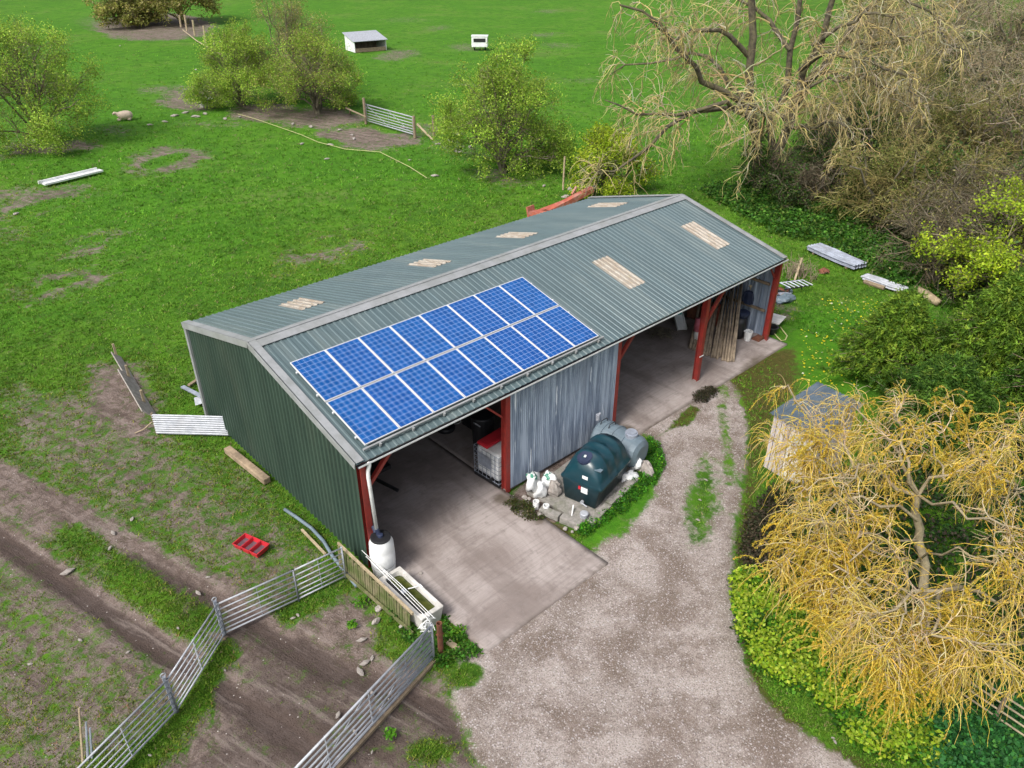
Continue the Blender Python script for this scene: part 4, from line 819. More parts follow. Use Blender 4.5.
# --- far bay contents
t = thing('leaning_poles', 'thick bundle of brown rustic poles leaning on the far gable inside the barn', 'poles', (16.2, .9, .05))
for k in range(17):
    y0_ = 1.45-k*.092+rg.uniform(-.03, .03); b = MB(); x0_ = 15.9+k*.035+rg.uniform(-.1, .1)
    a_ = V3(*G(690+k*2.7, 350+k*.75+rg.uniform(-2, 2), .06)); c_ = on_x(703+k*2.55+rg.uniform(-2, 2), 293-k*.4+rg.uniform(-5, 5), 18.02); r_ = rg.uniform(.045, .065)
    b.tube([a_, (a_*.6+c_*.4)+V3(0, rg.uniform(-.03, .03), -.03), c_], [r_, r_*.9, r_*.7], 7); b.build('pole', M['pole'], t, smooth=True)
c_ = V3(17.6, .86, .05); t = thing('black_barrel', 'black barrel standing beside the leaning poles', 'barrel', c_)
b = MB(); b.lathe(c_, [(.25, 0), (.29, .3), (.29, .62), (.25, .85)], 18); b.build('drum', M['dark'], t, smooth=True); b = MB(); b.lathe(c_+V3(.05, -.05, .86), [(.2, 0), (.27, .12), (.27, .2), (.2, .24)], 16); b.build('bowl', M['darkblue'], t)
c_ = V3(*G(747, 340, .05)); t = thing('white_bucket', 'white bucket on the floor by the black barrel', 'bucket', c_)
b = MB(); b.lathe(c_, [(.12, 0), (.165, .36), (.175, .36), (.175, .39), (.15, .39), (.12, .03)], 18); b.build('pail', M['white'], t, smooth=False); b = MB(); b.tube([c_+V3(.17*math.cos(a_), .17*math.sin(a_)*.3-.1*math.sin(a_), .36+.05*math.sin(a_)) for a_ in np.linspace(0, pi, 8)], .008, 5); b.build('handle', M['galv'], t)
c_ = V3(18.0, .05, .05); t = thing('brick_stack', 'small stack of orange bricks at the foot of the last red post', 'bricks', c_)
for k in range(9): b = MB(); b.box(c_+V3(-.1+.23*(k % 2), .02+.11*((k//2) % 3), .035+.07*(k//6)), (.21, .10, .065), rg.uniform(-.1, .1)); b.build('brick', M['rust'], t)
t = thing('blue_jacket', 'dark blue jacket hanging on the far gable above the barrel', 'jacket', on_x(749, 298, 18.02))
q = on_x(749, 297, 17.96); b = MB(); V = []
for i, (z, hw, dp) in enumerate(((.26, .05, .02), (.23, .13, .05), (.1, .16, .07), (-.15, .15, .07), (-.28, .15, .06))): V += [q+V3(-dp, -hw, z), q+V3(-dp*1.4, 0, z), q+V3(-dp, hw, z), q+V3(.03, hw, z), q+V3(.03, -hw, z)]
b.add(V, [(i*5+k, i*5+(k+1) % 5, i*5+5+(k+1) % 5, i*5+5+k) for i in range(4) for k in range(5)]+[(0, 1, 2, 3, 4), (24, 23, 22, 21, 20)]); b.build('body', M['darkblue'], t)
for s_ in (-1, 1): b = MB(); b.tube([q+V3(-.03, s_*.13, .18), q+V3(-.05, s_*.20, 0), q+V3(-.04, s_*.19, -.22)], [.06, .05, .045], 8); b.build('sleeve', M['darkblue'], t)
b = MB(); b.tube([q+V3(0, 0, .30), q+V3(0, 0, .5)], .02, 6); b.tube([q+V3(0, -.03, .42), q+V3(0, .06, .46)], .05, 6); b.build('hook_cloth', M['wood_pale'], t)
# slide, wrapped bag, brush heap, brick clutter
c_ = V3(*G(682, 330, .05)); t = thing('toy_slide', 'small teal and white plastic slide lying inside the barn', 'slide', c_)
top = c_+V3(.55, .75, .45); b = MB(); D = nrm(top-c_); sdv = nrm(np.cross(D, (0, 0, 1))); up_ = np.cross(sdv, D)
b.box((c_+top)/2, (1.0, .34, .03), ax=[D, sdv, up_])
for s_ in (-1, 1): b.box((c_+top)/2+sdv*.18*s_+up_*.05, (1.05, .03, .12), ax=[D, sdv, up_])
b.build('chute', M['white'], t); b = MB(); b.blob(top+V3(-.03, -.02, .05), (.26, .24, .3), 8, .2, 12, 8); b.build('hood', M['teal'], t, smooth=True)
b = MB(); b.box(top+V3(.1, .1, -.25), (.5, .4, .1), .4); b.build('foot', M['teal'], t)
c_ = V3(*G(697, 343, .05)); t = thing('pink_bundle', 'upright white and pink rolled bundle behind the third open post', 'bundle', c_)
b = MB(); b.tube([c_, c_+V3(.02, .05, .5)], [.14, .15], 14); b.build('roll', M['whitewood'], t, smooth=True); b = MB(); b.tube([c_+V3(.02, .05, .5), c_+V3(.06, .1, 1.0)], [.17, .14], 14); b.build('wrap', M['pink'], t, smooth=True)
c_ = V3(*G(652, 319, .05)); b = MB(); b.blob(c_+V3(0, 0, .16), (.3, .22, .18), 3, .2, 14, 8); tag(b.build('sack', M['tank_grey'], loc=c_, smooth=True), 'pale blue-grey sack on the floor near the slide', 'sack')
c_ = V3(*G(638, 323, .05)); 
b = MB(); rg2 = random.Random(5); c_ = V3(*G(661, 335, .05))
for k in range(120):
    a_ = rg2.uniform(0, 6.3); r_ = rg2.uniform(0, .55); p_ = c_+V3(r_*math.cos(a_), r_*math.sin(a_), rg2.uniform(.02, .25*(1-r_))); a2 = rg2.uniform(0, 6.3); d_ = V3(math.cos(a2), math.sin(a2), rg2.uniform(-.25, .35))*rg2.uniform(.15, .4)
    b.tube([p_-d_*.5, p_+V3(0, 0, .04), p_+d_*.5], [.012, .01, .005], 4, False)
tag(b.build('brushwood_heap', M['bark'], loc=c_), 'tangled heap of brown brushwood on the barn floor', 'brushwood')
for k, (x, y, z, s_, mt, lab) in enumerate(((17.7, 3.9, .3, (.5, .6, .5), 'rust', 'rusty box at the back of the far bay'), (17.75, 2.9, .35, (.45, .7, .6), 'rust', 'stack of rusty boxes behind the slide'), (17.8, 2.1, .45, (.3, .5, .8), 'redsteel', 'tall faded red cabinet left of the leaning poles'), (17.4, 4.8, .25, (.8, .7, .4), 'wood', 'wooden box deep inside the far bay'), (16.6, 4.9, .2, (.5, .4, .3), 'teal', 'teal box deep inside the far bay'))):
    t = thing('storage_box', lab, 'box', (x, y, .05)); b = MB(); b.box((x, y, z+.02), s_, .1*k); b.build('body', M[mt], t, bevel=.02); b = MB(); b.box((x, y, z+.02+s_[2]/2+.02), (s_[0]+.03, s_[1]+.03, .035), .1*k); b.build('lid', M[mt], t)
# outside the far corner
c_ = V3(*G(776, 319, .3)); b = MB(); b.box(c_, (.85, .55, .05), .2, ); t = tag(b.build('white_board', M['whitewood'], loc=c_-V3(0, 0, .3), bevel=.01), 'white board propped level beside the last red post', 'board')
c_ = V3(*G(771, 333)); t = thing('dark_tub', 'dark blue tub in the grass under the white board', 'tub', c_); b = MB(); b.lathe(c_, [(.18, 0), (.24, .26), (.26, .26), (.26, .29), (.22, .29), (.18, .04)], 18); b.build('shell', M['dark'], t)
b = MB(); b.tube([(*G(x, y)[:2], .05) for x, y in ((773, 333), (777, 338), (781, 342), (785, 341), (787, 337), (783, 332), (780, 328))], .022, 6); q = G(780, 336); tag(b.build('hose', M['rope'], loc=(q[0], q[1], 0), smooth=True), 'loop of pale yellow hose on the ground by the far corner', 'hose')
c_ = V3(*G(787, 291)); t = thing('metal_rack', 'jumbled grey slatted rack lying in the grass beyond the last red post', 'rack', c_)
for k in range(6): b = MB(); q = c_+V3(-.45+.2*k, -.1*k+.2, .35); b.tube([q+V3(0, .45, -.1), q+V3(.1, 0, .08), q+V3(.1, -.5, 0)], .028, 6); b.build('bar', M['galv'] if k % 2 else M['galvold'], t)
for s_ in (-.35, .35): b = MB(); b.tube([c_+V3(-.6, s_+.2, .3), c_+V3(.7, s_-.35, .3)], .03, 6); b.build('side_bar', M['dark'], t)
for s_ in ((-.5, .3), (.6, -.3), (.5, .3), (-.4, -.3)): b = MB(); b.tube([c_+V3(*s_, .32), c_+V3(s_[0]*1.1, s_[1]*1.1, 0)], .025, 6); b.build('leg', M['dark'], t)
c_ = V3(*G(784, 301)); b = MB(); b.blob(c_+V3(0, 0, .1), (.5, .3, .16), 12, .3, 14, 7); tag(b.build('grey_tarp', M['tank_grey'], loc=c_), 'crumpled grey-blue sheet in the grass in front of the jumbled rack', 'sheet')
b = MB(); b.beam((*G(794, 283)[:2], .05), (*G(802, 258, .9)[:2], .9), .09, .03, up=(1, 0, 0)); q = G(794, 283); tag(b.build('leaning_board', M['wood_pale'], loc=(q[0], q[1], 0)), 'pale board leaning up out of the brambles beyond the barn', 'board')
for (px, py, px2, py2, wd, n_, lab, mt) in ((813, 250, 860, 270, .95, 4, 'stack of lilac-grey corrugated sheets on the grass, the larger, nearer the bare tree', 'galvold'), (864, 280, 906, 294, .55, 3, 'narrow stack of pale corrugated sheets on the grass, the smaller, next to the log', 'galv')):
    A, B = V3(*G(px, py)), V3(*G(px2, py2)); D = nrm(B-A); sv = np.cross(D, (0, 0, 1)); t = thing('sheet_stack', lab, 'metal sheets', (A+B)/2, 'stacks of corrugated sheets beyond the barn')
    for k in range(n_): b = MB(); rr = rg.uniform(-.05, .05); b.corr(A-sv*wd*.5+sv*rr+D*rr*2+V3(0, 0, .12+k*.05), sv, D, (0, 0, 1), wd, np.linalg.norm(B-A), .19, .055, 'sine', nv=3, wob=.02); b.build('sheet', M[mt], t)
    for f_ in (.15, .85): b = MB(); b.beam(A+D*f_*np.linalg.norm(B-A)-sv*wd*.5+V3(0, 0, .06), A+D*f_*np.linalg.norm(B-A)+sv*wd*.5+V3(0, 0, .06), .08, .1); b.build('bearer', M['wood'], t)
b = MB(); b.tube([(*G(864, 283)[:2], .08), (*G(884, 290)[:2], .09)], .1, 8); q = G(872, 286); tag(b.build('timber_pole', M['wood'], loc=(q[0], q[1], 0)), 'brown timber pole along the near side of the small sheet stack', 'pole')
b = MB(); b.tube([(*G(914, 293)[:2], .16), (*G(925, 299)[:2], .18), (*G(938, 306)[:2], .14)], [.2, .22, .15], 10); q = G(925, 299); tag(b.build('log', M['wood_pale'], loc=(q[0], q[1], 0), smooth=True), 'orange-brown log lying at the edge of the thicket', 'log')
c_ = V3(*G(824, 272)); b = MB(); b.blob(c_+V3(0, 0, .05), (.26, .22, .10), 15, .4, 10, 6); tag(b.build('rusty_scrap', M['rust'], loc=c_), 'small heap of rusty scrap in the grass below the large sheet stack', 'scrap')

c_ = V3(*G(797, 276)); b = MB()
for k in range(90):
    a_ = rg2.uniform(0, 6.3); r_ = rg2.uniform(0, .9); p_ = c_+V3(r_*math.cos(a_), r_*math.sin(a_), 0); b.tube([p_, p_+V3(rg2.uniform(-.15, .15), rg2.uniform(-.15, .15), .35), p_+V3(rg2.uniform(-.5, .5), rg2.uniform(-.5, .5), rg2.uniform(.4, .95))], [.014, .010, .005], 4, False)
tag(b.build('dead_stalks', M['pole'], loc=c_), 'clump of dead brown stalks around the leaning board beyond the barn', 'dead plants')
t = thing('scrap_pile', 'dark heap of small scrap pieces under and beside the jumbled rack', 'scrap', V3(*G(780, 294)))
for k in range(16):
    c_ = V3(*G(780+rg2.uniform(-5, 9), 294+rg2.uniform(-6, 7), .08)); b = MB(); b.box(c_, (rg2.uniform(.2, .6), rg2.uniform(.08, .2), rg2.uniform(.05, .2)), rg2.uniform(0, 3)); b.build('scrap_piece', M[['dark', 'galvold', 'rust', 'greywood', 'tank_grey'][k % 5]], t)
# --- red steel frame behind the barn
t = thing('red_steel_frame', 'faded red steel loader frame lying in the grass behind the barn', 'steel frame', (22, 16, 0))
pA, pB, pC = V3(*G(533, 214, .5)), V3(*G(571, 193, 1.0)), V3(*G(596, 187, 1.5))
b = MB(); b.beam(V3(*G(548, 212, .6)), V3(*G(592, 189, 1.4)), .35, .28); b.build('main_beam', M['redsteel'], t); b = MB(); b.beam(V3(*G(530, 216, .35)), V3(*G(575, 199, .5)), .3, .25); b.build('side_beam', M['redsteel'], t)
b = MB(); b.beam(V3(*G(532, 220, .2)), V3(*G(530, 206, .95)), .5, .12, up=(0, 1, 0)); b.beam(V3(*G(530, 214, .5)), V3(*G(545, 216, .5)), .5, .4); b.build('bucket_plate', M['redsteel'], t)
b = MB(); b.beam(V3(*G(573, 199, .0)), V3(*G(574, 190, 1.0)), .5, .1, up=(0, 1, 0)); b.build('end_plate', M['redsteel'], t)
b = MB(); b.tube([V3(*G(594, 197, 0)), V3(*G(594, 187, 1.5))], .12, 8); b.build('leg', M['dark'], t)
for px, py, z, lab in ((563, 190, 1.6, 'pale fence post standing behind the red steel frame'), (521, 170, 1.6, 'pale fence post at the foot of the round bush')):
    a_ = V3(*G(px, py)); b = MB(); b.tube([a_, a_+V3(.05, 0, 2.0)], .06, 7); tag(b.build('fence_post', M['wood_pale'], loc=a_), lab, 'fence post', 'old fence posts behind the barn')
# --- hut
A0 = V3(11.02, -4.38, 0); t = thing('small_hut', 'small pale boarded hut with a blue-grey corrugated roof under the willow twigs', 'hut', A0)
dx = nrm(V3(12.9, -4.6, 0)-V3(10.9, -4.35, 0)); dy = nrm(V3(-dx[1], dx[0], 0)); HL, HW_ = 1.85, 1.35
def hp(x, y, z): return A0+dx*x-dy*y+V3(0, 0, z)
def wall(name, p, q, h0, h1, mt):
    b = MB(); D = q-p; Ln = np.linalg.norm(D); D = D/Ln; nw = int(Ln/.16)+1; out = np.cross((0, 0, 1), D)
    for k in range(nw):
        xa, xb = Ln*k/nw, Ln*(k+1)/nw-.022; ha = h0+(h1-h0)*k/nw; hb = h0+(h1-h0)*(k+1)/nw
        V = [p+D*xa, p+D*xb, p+D*xb+V3(0, 0, hb), p+D*xa+V3(0, 0, ha)]; V += [v+out*.02 for v in V]
        b.add(V, [(0, 1, 2, 3), (7, 6, 5, 4), (0, 4, 5, 1), (1, 5, 6, 2), (2, 6, 7, 3), (3, 7, 4, 0)])
    return b.build(name, mt, t)
wall('wall', hp(0, 0, 0), hp(0, HW_, 0), 1.85, 1.85, M['bluewhite']); wall('wall', hp(0, HW_, 0), hp(HL, HW_, 0), 1.85, 2.1, M['bluewhite']); wall('wall', hp(HL, HW_, 0), hp(HL, 0, 0), 2.1, 2.1, M['bluewhite']); wall('wall', hp(HL, 0, 0), hp(0, 0, 0), 2.1, 1.85, M['bluewhite'])
b = MB(); vR = nrm(hp(HL, 0, 2.17)-hp(0, 0, 1.9)); nR = nrm(np.cross(-dy, vR))*-1
if nR[2] < 0: nR = -nR
b.corr(hp(-.12, -.10, 1.90), -dy, vR, nR, HW_+.2, HL+.3, .12, .03, 'sine'); b.build('roof', M['slate'], t)
b = MB(); b.box(hp(-.03, 1.0, .9), (.03, .7, 1.5), math.atan2(dx[1], dx[0])); dr = b.build('door', M['whitewood'], t); b = MB(); b.box(hp(-.06, .75, .9), (.03, .04, .12)); b.build('handle', M['dark'], dr)
# --- wooden rail fence at lower right
A, B = V3(*G(936, 694)), V3(*G(1060, 780)); t = thing('rail_fence', 'brown rail fence or gate under the willow at the lower right edge', 'fence', A); D = B-A
for k in range(5): b = MB(); b.tube([A+(0, 0, .25+k*.2), B+(0, 0, .25+k*.2)], .022, 6); b.build('rail', M['willowbark'], t, smooth=True)
for f_ in (0, .45, 1): b = MB(); b.tube([A+D*f_, A+D*f_+V3(0, 0, 1.15)], .04, 7); b.build('post', M['wood'], t)
# --- field things
c_ = V3(*G(366, 50)); az = math.atan2(-.7, -.7); t = thing('field_shelter', 'white open-fronted animal shelter with a sloping metal roof far across the field', 'shelter', c_)
fx = nrm(V3(.985, -.17, 0)); fy = nrm(V3(-.17, -.985, 0))
def sp(x, y, z): return c_+fx*x+fy*y+V3(0, 0, z)
def quadbox(b, pts, th): 
    n_ = nrm(np.cross(pts[1]-pts[0], pts[3]-pts[0]))*th; b.add(list(pts)+[p+n_ for p in pts], [(3, 2, 1, 0), (4, 5, 6, 7), (0, 1, 5, 4), (1, 2, 6, 5), (2, 3, 7, 6), (3, 0, 4, 7)])
for x in (-2.1, 2.1): b = MB(); quadbox(b, [sp(x, 1.5, 0), sp(x, -1.5, 0), sp(x, -1.5, 1.85), sp(x, 1.5, 1.25)], .06); b.build('side_wall', M['white'], t)
b = MB(); quadbox(b, [sp(-2.1, -1.5, 0), sp(2.1, -1.5, 0), sp(2.1, -1.5, 1.85), sp(-2.1, -1.5, 1.85)], .06); b.build('back_wall', M['pole'], t)  # darker than the side walls: the shade inside is put into this colour
b = MB(); quadbox(b, [sp(-2.3, 1.75, 1.22), sp(2.3, 1.75, 1.22), sp(2.3, -1.7, 1.95), sp(-2.3, -1.7, 1.95)], .06); b.build('roof', M['galv'], t)
b = MB(); quadbox(b, [sp(-2.05, 1.45, 0), sp(2.05, 1.45, 0), sp(2.05, 1.45, .45), sp(-2.05, 1.45, .45)], .06); b.build('front_board', M['wood'], t)
c_ = V3(*G(480, 50)); t = thing('stock_trailer', 'small white box trailer standing alone in the far field', 'trailer', c_)
b = MB(); b.box(c_+V3(0, 0, 1.0), (1.3, 2.0, 1.2), .8); b.build('box_body', M['white'], t, bevel=.06); b = MB(); b.box(c_+V3(0, 0, 1.66), (1.4, 2.1, .08), .8); b.build('roof', M['white'], t)
b = MB(); u_ = V3(math.cos(.8), math.sin(.8), 0); v_ = V3(-math.sin(.8), math.cos(.8), 0); b.box(c_-u_*.66+V3(0, 0, 1.2), (.04, 1.5, .42), .8); b.box(c_-v_*1.01+V3(0, 0, 1.2), (.9, .04, .42), .8); b.build('vent', M['dark'], t)
for s_ in (-1, 1): b = MB(); q = c_+V3(s_*.48, -s_*.5, .3); b.tube([q-V3(.06, -.06, 0), q+V3(.06, -.06, 0)], .3, 12); b.build('wheel', M['dark'], t)
hurdle('grey galvanised field gate closing the gap in the old hedge line', G(367, 123), G(414, 137), 1.45, 7, (.5,), .2, name='hedge_gate', cat='gate', brace=True, r=.04, re=.06)
for px, py, h_, lab in ((366, 124, 2.0, 'wooden gatepost on the left of the far field gate'), (415, 138, 1.6, 'wooden gatepost on the right of the far field gate'), (434, 136, 1.5, 'wooden post under the twigs right of the far field gate')):
    a_ = V3(*G(px, py)); b = MB(); b.tube([a_, a_+V3(0, 0, h_)], .11, 8); tag(b.build('gatepost', M['wood'], loc=a_), lab, 'gatepost')
b = MB(); b.tube([V3(*G(417, 124, 1.0)), V3(*G(433, 140))], .08, 7); q = G(433, 140); tag(b.build('strut', M['wood_pale'], loc=q), 'pale timber strut leaning against the right gatepost of the far gate', 'strut')
b = MB(); b.tube([V3(*G(346, 108, .8)), V3(*G(366, 117, .8))], .07, 6); b.tube([V3(*G(350, 114)), V3(*G(350, 110, .8))], .07, 6); q = G(350, 114); tag(b.build('rail_piece', M['wood'], loc=q), 'short wooden rail left of the far field gate', 'fence rail')
A, B = V3(*G(44, 187)), V3(*G(102, 173)); b = MB(); b.beam(A+V3(0, 0, .18), B+V3(0, 0, .18), .5, .10); b.beam(A+V3(-.2, .15, .28), B+V3(-.2, .15, .28), .08, .18)
tag(b.build('feed_trough', M['white'], loc=(A+B)/2), 'long narrow white feed trough lying in the field at the left', 'feed trough')
def sheep(c, rz, lab):
    """lying ewe: continuous fleece body with head, ears and folded legs"""
    t = thing('sheep', lab, 'sheep', c); t.rotation_euler = (0, 0, 0); ca, sa = math.cos(rz), math.sin(rz)
    f = lambda x, y, z: V3(*c)+V3(ca*x-sa*y, sa*x+ca*y, z)
    ring = [(-.58, .10, .36), (-.52, .24, .36), (-.3, .33, .37), (0, .34, .38), (.3, .30, .38), (.48, .22, .42), (.58, .15, .52), (.68, .12, .60), (.78, .10, .60), (.90, .055, .54)]
    b = MB(); n_ = 14; V = []
    for x, r_, z in ring:
        for k in range(n_): a_ = 2*pi*k/n_; V.append(f(x, r_*math.cos(a_)*1.1, max(0.0, z+r_*math.sin(a_)*(1.05))))
    b.add(V, [(i*n_+k, i*n_+(k+1) % n_, i*n_+n_+(k+1) % n_, i*n_+n_+k) for i in range(len(ring)-1) for k in range(n_)]+[tuple(range(n_)), tuple((len(ring)-1)*n_+k for k in range(n_))][::1])
    for s_ in (-1, 1):
        b.tube([f(.70, s_*.08, .66), f(.68, s_*.20, .66)], [.045, .02], 6)
        b.tube([f(.35, s_*.2, .14), f(.62, s_*.22, .07), f(.40, s_*.24, .04)], [.07, .05, .035], 6); b.tube([f(-.4, s_*.25, .16), f(-.15, s_*.36, .08), f(-.35, s_*.38, .04)], [.09, .06, .04], 6)
    b.build('body', M['hide'], t, smooth=True)
sheep(G(126, 120), 2.9, 'cream sheep lying on the grass beside the line of stones')
sheep(G(127, 27), 1.6, 'brownish sheep under the far trees at the top left')
c_ = V3(*G(207, 106)); t = thing('old_bathtub', 'old pale bathtub used as a drinker at the edge of the bushes', 'bathtub', c_)
rings = [(.3, .7, 0), (.40, .85, .55), (.46, .92, .58), (.38, .84, .58), (.28, .7, .15)]; b = MB(); n_ = 20; V = []
u_ = nrm(V3(*G(215, 103))-V3(*G(198, 108))); v_ = np.cross((0, 0, 1), u_)
for a1, a2, z in rings:
    for k in range(n_): q = 2*pi*k/n_; V.append(c_+u_*a2*math.copysign(abs(math.cos(q))**.6, math.cos(q))+v_*a1*math.copysign(abs(math.sin(q))**.6, math.sin(q))+V3(0, 0, z))
b.add(V, [(i*n_+k, i*n_+(k+1) % n_, i*n_+n_+(k+1) % n_, i*n_+n_+k) for i in range(4) for k in range(n_)]+[tuple(4*n_+k for k in range(n_))]); b.build('tub', M['whitewood'], t)
b = MB(); b.add([c_+u_*.74*math.cos(2*pi*k/16)+v_*.32*math.sin(2*pi*k/16)+V3(0, 0, .45) for k in range(16)], [tuple(range(16))]); b.build('water', M['slate'], t)
for i, (px, py, h_) in enumerate(((187, 31, 2.9), (195, 36, 2.7), (206, 44, 2.9), (215, 49, 2.4), (181, 27, 2.2))):
    a_ = V3(*G(px, py)); b = MB(); b.tube([a_, a_+V3(.1, 0, h_*.75)], .13, 6)
    tag(b.build('fence_post', M['wood_pale'], loc=a_), ['pale fence post left of centre in the short row at the top left', 'pale fence post in the middle of the short row at the top left', 'pale fence post third from the left in the short row at the top left', 'pale fence post nearest the bushes in the short row at the top left', 'pale fence post closest to the far trees in the short row at the top left'][i], 'fence post', 'fence posts in a short row at the top left')
b = MB(); pts = [(183, 30), (197, 41), (206, 46), (222, 55)]; b.tube([V3(*G(x, y, .5)) for x, y in pts], .07, 5); q = G(197, 41); tag(b.build('fence_rail', M['wood_pale'], loc=q), 'thin pale rail tying the short row of fence posts together', 'fence rail')
b = MB(); pts = [(238, 114), (256, 119), (282, 128), (302, 135), (318, 142), (330, 145), (345, 149), (380, 152), (392, 158), (410, 167), (427, 178)]; b.tube([V3(*G(x, y, .10)) for x, y in pts], .02, 5); q = G(330, 145)
tag(b.build('tape_line', M['rope'], loc=q), 'long pale yellow tape trailing across the grass below the far gate', 'tape')
# loose stones, one by one
st0 = MB().blob((0, 0, .35), (1, .75, .5), 21, .3, 9, 6).build('loose_stone', M['stone'], world=False); rgs = random.Random(8)
tag(st0, 'loose pale stone lying about on grass, mud or gravel', 'stone', 'loose pale stones'); first = True
spots = [(132, 519, .13), (113, 533, .14), (110, 548, .1), (68, 572, .22), (16, 214, .3), (198, 593, .15), (325, 548, 0), (435, 176, .35), (413, 175, 0), (327, 159, .3), (410, 160, .2), (354, 139, .35), (330, 145, .35), (302, 144, .3), (223, 57, .5), (212, 51, .5), (222, 42, .4), (196, 70, .3), (120, 46, .3), (175, 116, .4), (186, 113, .5), (196, 117, .5), (205, 114, .4), (165, 122, .4), (150, 125, .35), (225, 119, .35), (240, 117, .3), (35, 142, .5), (28, 145, .4), (446, 131, .5), (459, 135, .7), (452, 142, .5), (470, 147, .4), (458, 152, .5), (438, 144, .3), (293, 124, .4), (311, 127, .4), (340, 130, .3), (403, 128, .3), (352, 135, .3), (571, 190, .45), (577, 193, .4), (566, 197, .4), (544, 186, .3),
         (362, 640, .16), (365, 663, .14), (360, 672, .18), (372, 658, .12), (338, 715, .10), (293, 618, .1), (298, 615, .09), (372, 693, .09), (232, 622, 0), (355, 732, .1), (372, 752, .06), (208, 577, .07), (80, 640, .08), (30, 664, .08), (128, 652, .06), (178, 628, .06), (225, 670, .05), (150, 755, .06), (600, 607, 0), (593, 675, .06), (620, 593, .05), (655, 690, .05), (590, 750, .05), (700, 600, .06), (712, 660, .05), (562, 630, .05), (640, 540, .06), (530, 700, .05), (500, 600, .04), (442, 540, .04), (525, 560, .03), (700, 500, .07), (706, 480, .08), (698, 520, .07), (835, 742, .08), (833, 738, .06), (800, 735, .07)]
for px, py, s_ in spots:
    if s_ <= 0: continue
    o = st0 if first else st0.copy()
    if not first: COL.objects.link(o)
    first = False; q = G(px, py); o.location = (q[0], q[1], -.01 if (q[1] > 0 or q[0] < .3) else .0); f_ = s_*rgs.uniform(.8, 1.1)
    f_ *= .68; o.scale = (f_, f_*rgs.uniform(.7, 1), f_*.6); o.rotation_euler = (0, 0, rgs.uniform(0, 6))
#@@PART3
# ================================================================== vegetation
def rot_frame(T):
    a = np.cross(T, np.array([.31, .13, .94])); a /= np.linalg.norm(a, axis=-1, keepdims=True)+1e-9; return a, np.cross(T, a)
def tubes(P, Rr, n=3):
    """P (N,K,3) centre lines, Rr (N,K) radii -> quads"""
    N, K, _ = P.shape; T = np.empty_like(P); T[:, 1:-1] = P[:, 2:]-P[:, :-2]; T[:, 0] = P[:, 1]-P[:, 0]; T[:, -1] = P[:, -1]-P[:, -2]
    T /= np.linalg.norm(T, axis=-1, keepdims=True)+1e-9; a, b = rot_frame(T)
    q = np.arange(n)*2*pi/n; V = P[:, :, None]+Rr[:, :, None, None]*(a[:, :, None]*np.cos(q)[None, None, :, None]+b[:, :, None]*np.sin(q)[None, None, :, None])
    i = np.arange(N)[:, None, None]*K*n+np.arange(K-1)[None, :, None]*n; k = np.arange(n)[None, None]; k2 = (k+1) % n
    F = np.stack([i+k, i+k2, i+n+k2, i+n+k], -1).reshape(-1, 4); return V.reshape(-1, 3), F
def sprout(P, Rr, per, t0, t1, ang, L0, L1, K=6, wob=.15, trop=(0, 0, 0), rf=.6, tip=.15, rg=RNG, taper_len=True, minr=0):
    N, Kp, _ = P.shape; M_ = N*per; src = np.repeat(np.arange(N), per); t = rg.uniform(t0, t1, M_); f = t*(Kp-1); i = np.minimum(f.astype(int), Kp-2); u = f-i
    A = P[src, i]*(1-u)[:, None]+P[src, i+1]*u[:, None]; T = P[src, i+1]-P[src, i]; T /= np.linalg.norm(T, axis=-1, keepdims=True)+1e-9
    r0 = (Rr[src, i]*(1-u)+Rr[src, i+1]*u)*rf; r0 = np.maximum(r0, minr)
    rnd = rg.normal(size=(M_, 3)); rnd -= (rnd*T).sum(-1, keepdims=True)*T; rnd /= np.linalg.norm(rnd, axis=-1, keepdims=True)
    an = np.radians(rg.uniform(ang[0], ang[1], M_))[:, None]; D = T*np.cos(an)+rnd*np.sin(an)
    Ln = rg.uniform(L0, L1, M_)*((1.15-.6*t) if taper_len else 1); out = np.empty((M_, K, 3)); out[:, 0] = A; st = (Ln/(K-1))[:, None]
    for k in range(1, K):
        D = D+rg.normal(size=(M_, 3))*wob+np.array(trop); D /= np.linalg.norm(D, axis=-1, keepdims=True); out[:, k] = out[:, k-1]+D*st
    R2 = r0[:, None]*np.linspace(1, tip, K)[None]; return out, R2
def leaves(C, size, col, up=.3, rg=RNG, asp=.55, dirs=None):
    N = len(C); nn = rg.normal(size=(N, 3)); nn[:, 2] = np.abs(nn[:, 2])+up; nn /= np.linalg.norm(nn, axis=-1, keepdims=True)
    a = rg.normal(size=(N, 3)) if dirs is None else dirs+rg.normal(size=(N, 3))*.35; a -= (a*nn).sum(-1, keepdims=True)*nn; a /= np.linalg.norm(a, axis=-1, keepdims=True)+1e-9; b = np.cross(nn, a)
    s_ = size[:, None]; V = np.stack([C-a*s_*.5, C+b*s_*asp*.5-nn*s_*.08, C+a*s_*.5, C-b*s_*asp*.5-nn*s_*.08], 1).reshape(-1, 3)
    F = np.arange(4*N).reshape(-1, 4); return V, F, np.repeat(col, 4, 0)
def pal(N, cols, wts, jit=.18, rg=RNG):
    c = np.array(cols)[rg.choice(len(cols), N, p=np.array(wts)/sum(wts))]; return np.clip(c*(1+rg.normal(size=(N, 1))*jit)*(1+rg.normal(size=(N, 3))*.05), .002, 1)
